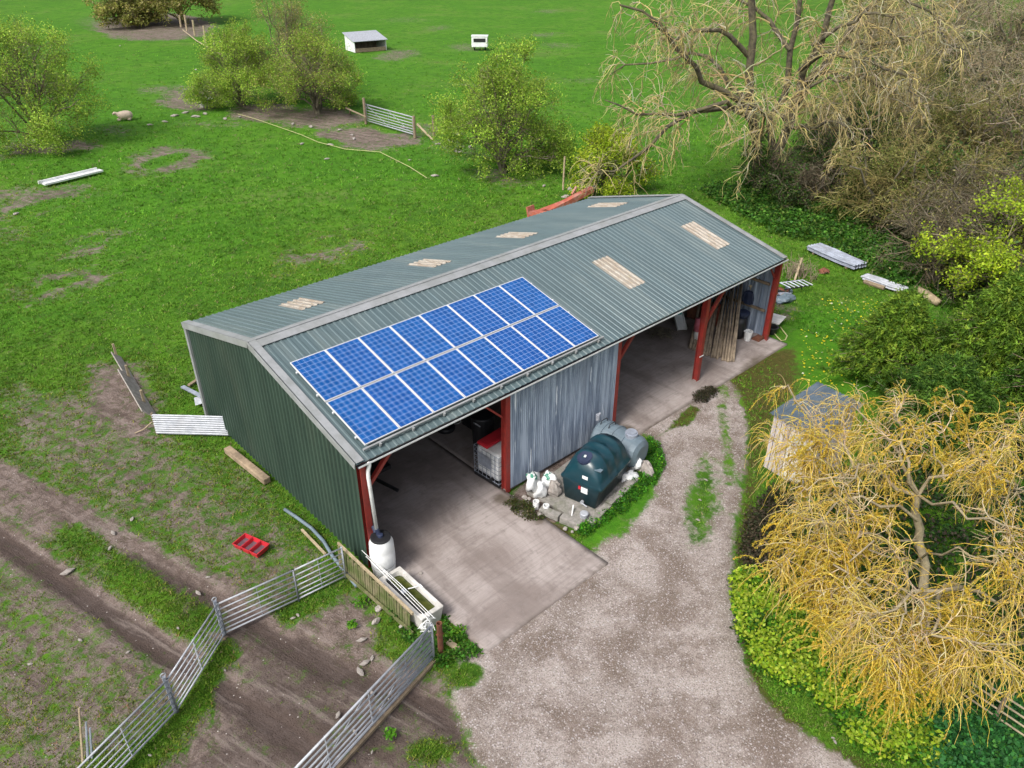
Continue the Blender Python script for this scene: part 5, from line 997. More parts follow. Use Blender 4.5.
def crown_mesh(name, parent, tub, lv, twigcols):
    Vs, Fs, Cs, mi, o = [], [], [], [], 0
    for P, Rr, col in tub:
        V, F = tubes(P, Rr); Vs.append(V); Fs.append(F+o); n_ = P.shape[0]; per = len(V)//n_; Cs.append(np.repeat(col, per, 0)); mi.append(np.zeros(len(F))); o += len(V)
    for V, F, c in lv: Vs.append(V); Fs.append(F+o); Cs.append(c); mi.append(np.ones(len(F))); o += len(V)
    return fastmesh(name, np.vstack(Vs), np.vstack(Fs), [M['twig'], M['leaf']], parent, np.vstack(Cs), np.concatenate(mi))
def trunk_mesh(name, parent, tub, m_, n=7):
    Vs, Fs, o = [], [], 0
    for P, Rr in tub: V, F = tubes(P, Rr, n); Vs.append(V); Fs.append(F+o); o += len(V)
    ob = fastmesh(name, np.vstack(Vs), np.vstack(Fs), m_, parent); ob.data.polygons.foreach_set('use_smooth', np.ones(len(ob.data.polygons), bool)); return ob
LIGHT = [(.26, .40, .045), (.33, .46, .06), (.16, .27, .03), (.42, .50, .10)]
OLIVE = [(.26, .28, .06), (.32, .29, .10), (.17, .19, .045), (.38, .33, .15)]
YEL = [(.34, .45, .025), (.42, .52, .04), (.22, .33, .02)]
TWB = [(.17, .135, .095), (.23, .19, .13), (.11, .09, .06), (.30, .26, .17)]
def bush(label, base, H, Rw, seed, cols=LIGHT, wts=(4, 3, 3, 1), nleaf=9000, lsize=.14, bare=.25, name='hawthorn_tree', cat='tree', group=None, stems=15, leaf_keep=None, twig=TWB, trunkh=.7):
    rg = np.random.default_rng(seed); base = np.array(base, float); t = thing(name, label, cat, base, group)
    th0 = rg.uniform(0, 2*pi); st = []
    for k in range(stems):
        a_ = th0+2*pi*k/stems*2.37+rg.uniform(-.3, .3); el = .12+1.35*((k+.5)/stems)**.9; P = [base+np.array([rg.uniform(-.15, .15), rg.uniform(-.15, .15), -.1])]; 
        d = np.array([math.cos(a_)*.25, math.sin(a_)*.25, 1.]); Lh = rg.uniform(.8, 1.0); end = np.array([math.cos(a_)*math.cos(el)*Rw*.86, math.sin(a_)*math.cos(el)*Rw*.86, trunkh*.6+math.sin(el)*(H-trunkh)*.86])*Lh
        for j in range(1, 7):
            u = j/6; P.append(base+np.array([0, 0, trunkh])*min(1, u*2)*(1-u)+end*np.array([u**1.15, u**1.15, u**.85])+rg.normal(size=3)*.12)
        st.append(P)
    P = np.array(st); Rr = np.tile(np.linspace(.09, .025, 7), (stems, 1))
    trunk_mesh('trunk', t, [(np.array([[base+(0, 0, -.2), base+(.03, 0, trunkh*.5), base+(0, .05, trunkh*1.1)]]), np.array([[.28, .22, .16]])), (P, Rr)], M['bark'])
    B1, r1 = sprout(P, Rr, 9, .25, 1, (25, 75), Rw*.28, Rw*.55, 6, .16, (0, 0, .03), .6, .2, rg)
    B2, r2 = sprout(B1, r1, 7, .2, 1, (25, 70), Rw*.14, Rw*.30, 5, .2, (0, 0, .05), .6, .2, rg, minr=.012)
    B3, r3 = sprout(B2, r2, 3, .2, 1, (20, 70), Rw*.07, Rw*.16, 4, .22, (0, 0, .06), .5, .3, rg, minr=.006)
    pts = np.vstack([B3.reshape(-1, 3), B2[:, 2:].reshape(-1, 3)]); nleaf = int(nleaf*3.4); ctr = base+np.array([0, 0, H*.42]); dd_ = np.linalg.norm((pts-ctr)/np.array([Rw, Rw, H*.55]), axis=-1); wt = np.clip(dd_, .05, 1.3)**1.7; C = pts[rg.choice(len(pts), nleaf, p=wt/wt.sum())]+rg.normal(size=(nleaf, 3))*.17*max(1, Rw/4)
    hh = (C[:, 2]-base[2])/H; clump = np.sin(C[:, 0]*2.3+seed)+np.sin(C[:, 1]*2.1+seed*2)+np.sin(C[:, 2]*2.7)+rg.normal(size=nleaf)*.5
    keep = (clump > -1.2) & (rg.random(nleaf) > bare*np.clip(hh*1.4, 0, 1)) & (C[:, 2] > base[2]+.15); C = C[keep]; cl = clump[keep]
    col = pal(len(C), cols, wts, .2, rg)*(1+.16*cl[:, None]); crown_mesh('crown', t, [(B1, r1, pal(len(B1), twig, (3, 2, 2, 1), .2, rg)), (B2, r2, pal(len(B2), twig, (3, 3, 2, 2), .2, rg)), (B3, r3, pal(len(B3), twig, (3, 3, 1, 3), .2, rg))], [leaves(C, rg.uniform(.6, 1.3, len(C))*lsize, np.clip(col, .004, 1), .35, rg)], None)
    return t
bush('round pale green tree at the left edge, its dark trunk on bare soil', G(43, 143), 10.0, 5.9, 1, nleaf=15000)
bush('light green bushy tree at the left of the clump by the old bathtub', G(243, 106), 7.4, 5.0, 2, nleaf=15000)
bush('olive bushy tree at the right of the clump, nearest the far gate', G(318, 113), 7.2, 5.2, 3, cols=LIGHT[:3]+[OLIVE[1]], wts=(3, 3, 3, 3), nleaf=14000, bare=.4)
bush('tall thinly leaved brown-topped tree at the back of the clump', G(296, 99), 10.4, 5.0, 4, cols=OLIVE, nleaf=8000, bare=.6)
bush('round light green bush standing alone beyond the barn roof', G(503, 172), 7.8, 5.2, 5, nleaf=17000, bare=.3)
bush('small bright yellow-green bush just behind the barn roof', G(606, 192), 4.2, 2.9, 6, cols=YEL+[(.2, .3, .02)], nleaf=7000, lsize=.14, bare=.1, name='yellow_green_bush', cat='bush')
bush('far olive tree at the top left with brown ground below, left of two', G(128, 24), 11, 8, 7, cols=OLIVE, nleaf=9000, lsize=.38, bare=.3)
bush('far olive-brown tree at the top left above the fence posts, right of two', G(182, 22), 11, 8.5, 8, cols=OLIVE, nleaf=9000, lsize=.38, bare=.3)
# --- big bare tree
def bigtree():
    rg = np.random.default_rng(21); base = V3(*G(768, 190)); t = thing('bare_tree', 'large leafless tree with several dark stems and drooping yellowish twigs behind the barn', 'tree', base)
    def L(pts, r0, r1, K=9):
        q = np.array([VP(x, y, base, dd) for x, y, dd in pts]); s_ = np.linspace(0, len(q)-1, K); i = np.minimum(s_.astype(int), len(q)-2); u = (s_-i)[:, None]
        P = q[i]*(1-u)+q[i+1]*u; P[1:-1] += rg.normal(size=(K-2, 3))*.18; return P, np.linspace(r0, r1, K)*.85
    main = [L([(768, 196, 0), (757, 160, -.2), (748, 100, -.5), (750, 50, -.6), (757, -20, -1), (755, -90, -1)],   .36, .13), L([(770, 196, 0), (772, 120, .6), (785, 80, .8), (795, 20, 1), (812, -60, 1.5)],   .28, .10),
            L([(772, 192, 0), (785, 125, 0), (800, 90, -.3), (812, 45, -.6), (838, -10, -1), (850, -60, -1)], .32, .10), L([(785, 120, 0), (820, 70, 1.5), (845, 35, 2.5), (875, 5, 3), (900, -20, 3)], .26, .08)]
    limb = [L([(800, 70, -.5), (830, 50, -3), (870, 60, -4), (905, 75, -4.5), (925, 100, -5)], .14, .03), L([(785, 125, 0), (815, 130, -3), (840, 120, -4.5), (870, 140, -5)], .12, .03), L([(845, 35, 2.5), (885, 40, 1), (930, 30, 0), (965, 50, -1)], .12, .03), L([(760, 110, -.4), (735, 95, -1.2), (710, 85, -1.8), (690, 65, -2.5), (672, 40, -3), (645, 15, -3.5), (620, 5, -4)], .22, .05), L([(752, 60, -.5), (735, 40, -1), (720, 28, -1.5), (695, 33, -2.2), (672, 38, -2.6), (650, 20, -3)], .16, .05),
            L([(757, 130, -.3), (735, 105, -2), (700, 110, -3.5), (670, 125, -4.5), (645, 150, -5), (620, 165, -5.5), (598, 172, -6)], .17, .04), L([(757, 120, 0), (720, 100, -3), (680, 115, -4), (640, 112, -4.5), (605, 100, -5)], .15, .03),
            L([(800, 90, 0), (830, 78, -2), (855, 75, -3), (880, 85, -3.5), (895, 95, -4)], .14, .04), L([(790, 110, 0), (800, 95, -3), (820, 80, -4.5), (845, 80, -5)], .14, .04), L([(812, 45, -.6), (850, 20, -2), (880, 15, -3), (905, 40, -3.5)], .12, .04),
            L([(790, 50, 1), (770, 20, 2), (740, 0, 2.5), (700, -15, 2.5), (650, -20, 2)], .14, .04), L([(838, -10, -1), (880, -10, -2), (920, 10, -3), (940, 25, -3)], .12, .03), L([(757, 140, -.3), (765, 120, -3.5), (760, 110, -5), (745, 115, -6.5)], .13, .04), L([(748, 100, -.5), (720, 70, 1), (690, 55, 2), (650, 60, 2.5), (610, 75, 3)], .14, .03)]
    P = np.array([q for q, r in main+limb]); Rr = np.array([r for q, r in main+limb]); trunk_mesh('trunk', t, [(P, Rr*1.15)], M['darkbark'], 8)
    Pl, Rl = P[len(main):], Rr[len(main):]
    S1, q1 = sprout(Pl, Rl, 15, .15, 1, (30, 80), 1.2, 3.4, 7, .22, (0, 0, -.08), .5, .25, rg, minr=.03)
    S0, q0 = sprout(P[:len(main)], Rr[:len(main)], 16, .25, 1, (35, 80), 1.5, 4.2, 7, .2, (0, 0, .0), .35, .25, rg)
    S1 = np.concatenate([S1, S0]); q1 = np.concatenate([q1, q0])
    S2, q2 = sprout(S1, q1, 6, .15, 1, (25, 80), .8, 2.8, 8, .24, (0, 0, -.20), .5, .35, rg, minr=.023)
    S3, q3 = sprout(S2, q2, 4, .2, 1, (20, 75), .3, 1.0, 5, .32, (0, 0, -.14), .5, .4, rg, minr=.013)
    TW = [(.42, .34, .14), (.50, .42, .18), (.28, .23, .12), (.38, .34, .24)]
    crown_mesh('crown', t, [(S1, q1, pal(len(S1), TW, (2, 1, 3, 2), .18, rg)), (S2, q2, pal(len(S2), TW, (3, 2, 2, 2), .18, rg)), (S3, q3, pal(len(S3), TW, (3, 3, 2, 2), .18, rg))], [], None)
bigtree()
# --- thicket of bare and mossy scrub trees on the right
def scrub(label, base, H, Rw, seed, tw, leafc=None, nleaf=0, lsize=.2, name='scrub_tree', stems=7, group='bare scrub trees on the right'):
    rg = np.random.default_rng(seed); base = np.array(base, float); t = thing(name, label, 'tree', base, group); st = []
    for k in range(stems):
        a_ = 2*pi*k/stems+rg.uniform(-.4, .4); sp_ = rg.uniform(.15, .8)*Rw; P = [base+(rg.uniform(-.4, .4), rg.uniform(-.4, .4), -.2)]
        for j in range(1, 7): u = j/6; P.append(base+np.array([math.cos(a_)*sp_*u**1.3, math.sin(a_)*sp_*u**1.3, H*.8*u*(1-.25*u*sp_/Rw)])+rg.normal(size=3)*.18)
        st.append(P)
    P = np.array(st); Rr = np.tile(np.linspace(.14, .03, 7), (stems, 1)); trunk_mesh('trunk', t, [(P, Rr)], M['bark'], 6)
    B1, r1 = sprout(P, Rr, 10, .15, 1, (35, 95), Rw*.35, Rw*.75, 7, .22, (0, 0, -.03), .5, .25, rg, minr=.02)
    B2, r2 = sprout(B1, r1, 8, .1, 1, (25, 85), Rw*.15, Rw*.40, 6, .28, (0, 0, -.02), .55, .3, rg, minr=.014)
    B3, r3 = sprout(B2, r2, 3, .1, 1, (20, 80), Rw*.08, Rw*.22, 5, .3, (0, 0, -.02), .6, .4, rg, minr=.011)
    lv = []
    if nleaf:
        pts = np.vstack([B3.reshape(-1, 3), B2.reshape(-1, 3)]); C = pts[rg.integers(0, len(pts), nleaf)]+rg.normal(size=(nleaf, 3))*.15
        cl = np.sin(C[:, 0]*1.9+seed)+np.sin(C[:, 1]*1.7)+np.sin(C[:, 2]*2.3); C = C[cl > -.3]; lv = [leaves(C, rg.uniform(.6, 1.3, len(C))*lsize, pal(len(C), leafc, [1]*len(leafc), .22, rg), .3, rg)]
    crown_mesh('crown', t, [(B1, r1, pal(len(B1), tw, (3, 2, 2, 1), .2, rg)), (B2, r2, pal(len(B2), tw, (3, 2, 2, 2), .2, rg)), (B3, r3, pal(len(B3), tw, (3, 2, 2, 2), .2, rg))], lv, None); return t
T_OL = [(.21, .185, .06), (.28, .24, .08), (.12, .11, .04), (.36, .31, .13)]; T_GR = [(.26, .21, .12), (.33, .27, .16), (.14, .115, .07), (.42, .37, .26)]; T_DK = [(.11, .09, .055), (.07, .06, .04), (.15, .125, .075), (.22, .19, .13)]
DG = [(.045, .10, .02), (.07, .14, .03), (.03, .07, .015), (.11, .18, .03)]
W_ = {}
W_['dark'] = scrub('grey-brown tangled thicket nearest the log and the sheet stacks', G(932, 286), 4.6, 4.0, 31, T_DK, OLIVE, 1500, .12)
W_['olive'] = scrub('olive mossy scrub tree above the larger sheet stack', G(872, 226), 5.6, 4.2, 32, T_OL, [(.14, .18, .03), (.20, .22, .05), (.08, .12, .02), (.24, .24, .08)], 11000, .13)
W_['grey'] = scrub('grey leafless scrub tree at the right edge, above the yellow-green one', G(1012, 190), 8.5, 5.2, 33, T_GR, DG+OLIVE, 3000, .14)
W_['ivy'] = scrub('dark ivy-green scrub beneath the big bare tree', G(800, 205), 3.2, 2.8, 34, T_DK, DG, 9000, .16)
more = [('ivy', 772, 192, 1.0, 2.2, 'dark ivy clump round the foot of the big bare tree'), ('ivy', 835, 175, 1.5, 4.2, 'dark green scrub filling the gap right of the bare tree stems'), ('olive', 845, 150, .95, 5.0, 'olive scrub tree close behind the right limbs of the bare tree'), ('olive', 885, 140, 1.0, 1.2, 'olive scrub tree behind the grey one in the middle of the wood'), ('ivy', 870, 120, 1.6, 0.5, 'green undergrowth far behind the bare tree'), ('grey', 860, 85, 1.1, 2.5, 'grey tree behind the upper right limbs of the bare tree'), ('dark', 985, 262, 1.1, 1.0, 'grey-brown thicket in front of the yellow-green tree'), ('olive', 925, 235, 1.05, 2.0, 'olive mossy scrub tree between the two brown thickets'), ('ivy', 845, 200, 1.2, 1.5, 'dark green scrub right of the big bare tree'), ('olive', 960, 180, 1.25, 3.6, 'broad olive scrub tree in the middle of the wood'),
        ('grey', 915, 165, .8, 2.2, 'small grey scrub tree beside the green clearing'), ('olive', 1040, 210, 1.1, 4.4, 'olive scrub tree cut by the right edge'), ('grey', 985, 130, 1.05, 5.2, 'grey leafless tree in the upper right of the wood'), ('olive', 905, 110, 1.0, .6, 'olive scrub tree far up behind the bare tree twigs'),
        ('grey', 1050, 120, 1.1, 1.3, 'grey leafless tree at the upper right edge'), ('grey', 930, 75, 1.3, 3.0, 'grey leafless tree near the top of the wood'), ('grey', 1000, 70, 1.4, 4.0, 'tall grey tree near the top right corner'), ('olive', 870, 45, 1.4, 2.6, 'olive tree high up behind the bare tree'), ('grey', 1060, 55, 1.6, 0.2, 'grey tree at the top right corner'), ('dark', 1010, 300, 1.0, 4.0, 'dark thicket under the yellow-green tree'), ('ivy', 905, 210, 1.3, 3.3, 'dark green undergrowth in the middle of the wood'), ('ivy', 965, 240, 1.4, 5.1, 'dark green undergrowth behind the brown thicket'), ('ivy', 1000, 320, 1.2, 0.9, 'dark green undergrowth above the conifers'), ('grey', 960, 25, 1.7, 2.0, 'farthest grey tree at the top of the wood')]
for k, px, py, sc, rz, lab in more: dup(W_[k], G(px, py), rz, sc, lab)
bush('bright yellow-green tree at the right edge above the conifers', G(1008, 318), 6.5, 3.8, 41, cols=YEL+[(.3, .4, .04)], wts=(3, 2, 3, 1), nleaf=9000, lsize=.13, bare=.1, name='yellow_green_tree', trunkh=1.5)
# --- conifers
def conifer(label, base, H, Rw, seed, ns=900, cols=None, name='conifer_tree'):
    rg = np.random.default_rng(seed); base = np.array(base, float); t = thing(name, label, 'conifer', base, 'conifers behind the willow')
    trunk_mesh('trunk', t, [(np.array([[base+(0, 0, -.2), base+(0, .05, H*.5), base+(0, 0, H*.95)]]), np.array([[.2, .12, .03]]))], M['bark'])
    u = rg.random(ns)**.8; a_ = rg.uniform(0, 2*pi, ns); z = H*(.06+.9*u); rad = Rw*np.clip(1-u**1.25, .05, 1)*rg.uniform(.45, 1.0, ns)*(1+.30*np.sin(a_*3+seed)+.18*np.sin(a_*5+z*3))
    A = base+np.stack([rad*.3*np.cos(a_), rad*.3*np.sin(a_), z], -1); D = np.stack([np.cos(a_), np.sin(a_), rg.uniform(.15, .8, ns)], -1); K = 6; P = np.empty((ns, K, 3)); P[:, 0] = A; Ln = (rad*.75+.3)
    for k in range(1, K): D = D+rg.normal(size=(ns, 3))*.08+np.array([0, 0, -.10]); D /= np.linalg.norm(D, axis=-1, keepdims=True); P[:, k] = P[:, k-1]+D*(Ln/(K-1))[:, None]
    Rr = np.tile(np.linspace(.02, .006, K), (ns, 1)); P2, R2 = sprout(P, Rr, 9, .3, 1, (25, 60), .25, .55, 4, .12, (0, 0, -.12), .7, .4, rg, minr=.006)
    nl = 16; C = []; Dr = []
    for k in range(nl): s_ = rg.uniform(0, 2.99, len(P2)); i = s_.astype(int); uu = (s_-i)[:, None]; C.append(P2[np.arange(len(P2)), i]*(1-uu)+P2[np.arange(len(P2)), i+1]*uu); Dr.append(P2[np.arange(len(P2)), i+1]-P2[np.arange(len(P2)), i])
    C = np.vstack(C); Dr = np.vstack(Dr); Dr /= np.linalg.norm(Dr, axis=-1, keepdims=True); C += rg.normal(size=C.shape)*.05
    sprayc = pal(len(P2), cols or [(.15, .27, .03), (.22, .36, .035), (.08, .16, .02), (.32, .44, .05)], (3, 3, 3, 1), .15, rg); col = np.tile(sprayc, (nl, 1))
    crown_mesh('crown', t, [(P, Rr, pal(ns, TWB, (1, 1, 1, 0), .1, rg))], [leaves(C, rg.uniform(.09, .19, len(C)), col, .3, rg, .26, Dr)], None); return t
conifer('broad feathery yellow-green conifer above the willow, right of the hut', (19.4, -7.5, 0), 4.7, 2.7, 51, 1150)
conifer('small pointed feathery conifer nearest the hut', (18.3, -4.7, 0), 3.4, 1.7, 52, 420)
DKC = [(.08, .18, .025), (.12, .24, .03), (.045, .11, .015), (.19, .31, .04)]
conifer('darker green conifer at the right edge behind the willow', (18.6, -10.0, 0), 4.2, 2.7, 53, 900, DKC)
conifer('tall yellow-green conifer at the right edge under the yellow-green tree', (21.8, -9.4, 0), 5.6, 2.9, 54, 1100)
conifer('low dark conifer between the hut and the willow', (15.9, -7.2, 0), 2.8, 1.9, 55, 600, DKC)
# --- willow
def willow():
    rg = np.random.default_rng(61); base = V3(*G(921, 646)); t = thing('willow_tree', 'spreading weeping willow with yellow twigs and pale limbs at the right', 'tree', base)
    def L(pts, r0, r1, K=9):
        q = np.array([G(x, y, z) for x, y, z in pts]); s_ = np.linspace(0, len(q)-1, K); i = np.minimum(s_.astype(int), len(q)-2); u = (s_-i)[:, None]
        P = q[i]*(1-u)+q[i+1]*u; P[1:-1] += rg.normal(size=(K-2, 3))*.07; return P, np.linspace(r0, r1, K)*(.50 if r0 < .15 else .62)
    fork = (918, 495, 4.0)
    main = [L([(921, 646, -.1), (920, 590, 1.5), (917, 540, 2.8), fork], .20, .12, 9)]
    limb = [L([fork, (895, 483, 4.2), (868, 465, 4.4), (840, 445, 4.5), (820, 430, 4.5), (800, 405, 4.3), (788, 385, 4.0)], .10, .025), L([fork, (908, 470, 4.4), (896, 448, 4.7), (880, 432, 4.8), (862, 415, 4.6), (848, 400, 4.2)], .09, .02),
            L([fork, (930, 485, 4.4), (948, 475, 4.7), (965, 466, 4.9), (980, 455, 5.0), (1000, 445, 5.0), (1022, 428, 4.7)], .08, .02), L([(917, 520, 3.4), (890, 498, 4.2), (860, 500, 4.3), (825, 515, 4.1), (812, 535, 3.8), (800, 558, 3.4)], .07, .02),
            L([(919, 560, 2.2), (900, 590, 3.0), (870, 585, 3.6), (842, 565, 3.8), (818, 545, 3.7)], .08, .03), L([(920, 590, 1.6), (960, 590, 3.6), (935, 592, 4.4), (905, 602, 4.4), (875, 615, 4.0), (850, 632, 3.4)], .09, .025),
            L([(920, 600, 1.5), (950, 585, 3.2), (990, 590, 4.0), (1015, 605, 4.0), (1040, 630, 3.6)], .09, .03), L([(945, 585, 3.6), (935, 610, 4.0), (936, 630, 4.1), (955, 640, 4.1), (985, 640, 4.2), (1020, 645, 4.0)], .07, .02),
            L([fork, (905, 460, 5.0), (900, 430, 5.2), (895, 412, 5.1), (905, 398, 4.6)], .07, .02), L([fork, (945, 505, 4.9), (985, 520, 5.2), (1030, 530, 5.2), (1070, 540, 4.8)], .06, .02), L([(917, 540, 2.8), (880, 535, 3.8), (850, 535, 4.1), (820, 520, 3.9)], .05, .02), L([(919, 560, 2.4), (955, 550, 4.2), (990, 560, 4.6), (1020, 580, 4.4)], .05, .02), L([(919, 570, 2.0), (890, 555, 3.9), (860, 545, 4.3), (840, 585, 3.7), (830, 600, 3.3)], .05, .02), L([(920, 590, 1.8), (930, 620, 3.8), (915, 645, 3.7), (900, 665, 3.0)], .05, .02), L([(980, 455, 5.0), (1000, 480, 5.2), (1040, 490, 5.0)], .05, .02),
            L([(868, 465, 4.4), (845, 480, 4.7), (815, 480, 4.5), (790, 490, 4.1)], .05, .02), L([(905, 602, 4.4), (895, 630, 4.2), (890, 655, 3.6)], .04, .015), L([(945, 480, 4.6), (935, 450, 5.0), (940, 425, 5.0)], .05, .02), L([(840, 445, 4.5), (815, 450, 4.4), (795, 455, 4.0)], .04, .015)]
    P = np.array([q for q, r in main+limb]); Rr = np.array([r for q, r in main+limb]); trunk_mesh('trunk', t, [(P, Rr)], M['willowbark'], 7)
    Pl, Rl = P[1:], Rr[1:]; thin = [0, 1, 2, 8, 12, 14, 15]; full = [k for k in range(len(Pl)) if k not in thin]
    A1, a1 = sprout(Pl[full], Rl[full], 8, .2, 1, (30, 80), .6, 1.7, 8, .24, (0, 0, .01), .5, .4, rg, minr=.013); A0, a0 = sprout(Pl[thin], Rl[thin], 9, .2, 1, (30, 80), .35, 1.1, 8, .24, (0, 0, .02), .5, .4, rg, minr=.012)
    S1 = np.concatenate([A1, A0]); q1 = np.concatenate([a1, a0])
    S2, q2 = sprout(S1, q1, 9, .15, 1, (30, 85), .3, .85, 7, .28, (0, 0, -.06), .6, .4, rg, minr=.0095)
    H1, h1 = sprout(S2, q2, 4, .15, 1, (25, 85), .2, .85, 9, .15, (0, 0, -.27), .7, .5, rg, minr=.0062, taper_len=False); H2, h2 = sprout(A1, a1, 10, .2, 1, (30, 85), .3, 1.25, 9, .14, (0, 0, -.27), .5, .5, rg, minr=.0065, taper_len=False)
    H1 = np.concatenate([H1, H2]); h1 = np.concatenate([h1, h2]); H1[:, :, 2] = np.maximum(H1[:, :, 2], .25)
    # whole bunches of withies are absent here and there, which opens the crown
    gp = np.sin(H1[:, 0, 0]*2.9+.5)+np.sin(H1[:, 0, 1]*3.1+1)+np.sin(H1[:, 0, 2]*2.2)+rg.normal(size=len(H1))*.45; kp = gp > -1.0; H1, h1 = H1[kp], h1[kp]
    TY = [(.58, .42, .07), (.66, .51, .13), (.40, .30, .10), (.50, .39, .19)]; TP = [(.46, .37, .22), (.38, .30, .18), (.54, .44, .28), (.30, .23, .13)]
    hc = pal(len(H1), TY, (4, 3, 2, 2), .15, rg)
    n_ = 80000; clp = np.sin(H1[:, 4, 0]*3.1)+np.sin(H1[:, 4, 1]*3.3+1)+np.sin(H1[:, 4, 2]*2.5)+rg.normal(size=len(H1))*.5; pk = np.nonzero(clp > .4)[0]; src = pk[rg.integers(0, len(pk), n_)]; s_ = rg.uniform(1, 7.99, n_); i = s_.astype(int); u = (s_-i)[:, None]; C = H1[src, i]*(1-u)+H1[src, i+1]*u; D = H1[src, i+1]-H1[src, i]; D /= np.linalg.norm(D, axis=-1, keepdims=True)+1e-9; C += rg.normal(size=C.shape)*.012
    crown_mesh('crown', t, [(S1, q1, pal(len(S1), TP, (3, 2, 2, 1), .12, rg)), (S2, q2, pal(len(S2), TP+[(.55, .37, .06)], (2, 1, 2, 2, 3), .14, rg)), (H1, h1, hc)], [leaves(C, rg.uniform(.03, .065, len(C)), pal(len(C), [(.64, .44, .04), (.52, .41, .05), (.70, .54, .10)], (3, 3, 1), .16, rg), .3, rg, .35, D)], None)
willow()
# --- ground cover, nettles, brambles, tufts (nobody could count them)
def in_poly_pts(px, n, rg, soft=0):
    p = W2(px); x0, y0 = p.min(0); x1, y1 = p.max(0); out = np.empty((0, 2))
    while len(out) < n:
        q = np.stack([rg.uniform(x0, x1, n*2), rg.uniform(y0, y1, n*2)], -1); q = q[inside(q[:, 0], q[:, 1], p)]
        out = np.vstack([out, q])
    return out[:n]
def cover(name, label, px, nplants, per, h, spread, size, cols, wts, seed, topcol=None, cat='ground cover'):
    rg = np.random.default_rng(seed); B = in_poly_pts(px, nplants, rg); hh = rg.uniform(.45, 1.1, nplants)*h*(1+.3*hnoise(B[:, 0]*1.3, B[:, 1]*1.3))
    src = np.repeat(np.arange(nplants), per); u = rg.random(len(src))**.6; a_ = rg.uniform(0, 6.283, len(src)); r_ = rg.random(len(src))**.6*spread
    C = np.stack([B[src, 0]+r_*np.cos(a_), B[src, 1]+r_*np.sin(a_), .02+hh[src]*u*(1-.35*(r_/spread)**2)], -1); col = pal(len(C), cols, wts, .2, rg)
    pc = 1+.25*rg.normal(size=nplants); col *= np.clip(pc[src], .5, 1.6)[:, None]
    if topcol is not None: k = (u > .55) & (rg.random(len(C)) < .85) & (hnoise(B[src, 0]*2.2, B[src, 1]*2.2+2) > -.35); col[k] = pal(k.sum(), topcol, [1]*len(topcol), .15, rg)
    V, F, c = leaves(C, rg.uniform(.6, 1.4, len(C))*size, np.clip(col, .003, 1), .9, rg, .7); o = fastmesh(name, V, F, [M['leaf']], None, c, loc=(float(B[:, 0].mean()), float(B[:, 1].mean()), 0)); return tag(o, label, cat, kind='stuff')
cover('yellow_flowering_weeds', 'bright yellow-green flowering weeds along the yard edge under the willow', [(733, 585), (748, 575), (775, 600), (830, 640), (900, 660), (945, 690), (925, 740), (945, 775), (870, 755), (810, 700), (760, 672), (738, 630)], 900, 45, .55, .22, .085, [(.05, .16, .012), (.09, .24, .015), (.03, .10, .01), (.14, .30, .02)], (3, 3, 2, 2), 71, [(.34, .48, .025), (.46, .56, .07), (.24, .38, .025)])
cover('dark_nettles', 'dark green bed of nettles in the lower right corner', [(920, 690), (945, 685), (1000, 700), (1060, 740), (1060, 820), (960, 800), (925, 765), (915, 720)], 900, 45, .5, .2, .085, [(.03, .14, .035), (.045, .19, .04), (.02, .09, .022), (.08, .25, .035)], (3, 3, 2, 1), 72)
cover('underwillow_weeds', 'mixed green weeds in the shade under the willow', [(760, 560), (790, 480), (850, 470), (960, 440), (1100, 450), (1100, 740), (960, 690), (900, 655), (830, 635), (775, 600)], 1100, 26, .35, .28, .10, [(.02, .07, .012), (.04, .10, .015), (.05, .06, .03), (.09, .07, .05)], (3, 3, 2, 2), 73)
cover('bank_weeds', 'rough green weeds on the bank between the barn and the thicket', [(700, 190), (760, 180), (850, 215), (900, 245), (950, 300), (905, 295), (860, 262), (810, 240), (775, 235)], 900, 24, .45, .4, .16, [(.05, .16, .018), (.09, .22, .025), (.035, .10, .015), (.15, .23, .04)], (3, 3, 2, 1), 74)
cover('woodland_undergrowth', 'dark tangled undergrowth covering the floor of the wood', [(790, 190), (860, 120), (940, 40), (1200, 20), (1250, 300), (1030, 340), (960, 310), (900, 250)], 3600, 22, .8, .9, .30, [(.03, .055, .014), (.05, .075, .02), (.07, .06, .03), (.10, .085, .05)], (3, 3, 2, 2), 75)
cover('tank_weeds', 'lush green weeds round the outside of the block kerb', [(584, 540), (598, 528), (625, 512), (655, 482), (664, 466), (657, 445), (648, 440), (646, 460), (630, 488), (602, 515), (578, 530)], 340, 30, .22, .12, .055, [(.045, .19, .012), (.07, .26, .014), (.03, .12, .01), (.16, .33, .02)], (3, 3, 2, 1), 76)
cover('trough_weeds', 'green weeds around the trough, the rusty post and the barn corner', [(378, 595), (405, 640), (437, 668), (480, 655), (470, 645), (445, 625), (450, 612), (430, 640), (405, 622)], 110, 22, .18, .12, .06, [(.05, .17, .015), (.08, .22, .02), (.03, .09, .01), (.12, .2, .03)], (3, 3, 2, 1), 77)
cover('soil_heap', 'dark mossy soil and leaves at the foot of the third open post', ell(704, 396, 13, 6, -25), 60, 30, .10, .15, .05, [(.035, .03, .02), (.06, .05, .03), (.03, .045, .012), (.10, .08, .05)], (3, 3, 2, 1), 78, cat='leaf litter')
cover('corner_weeds', 'brown and green weeds at the foot of the second red post', [(505, 498), (530, 505), (545, 520), (530, 522), (505, 508)], 70, 25, .12, .12, .05, [(.06, .055, .02), (.08, .09, .02), (.05, .1, .02), (.12, .1, .06)], (3, 3, 2, 1), 79)
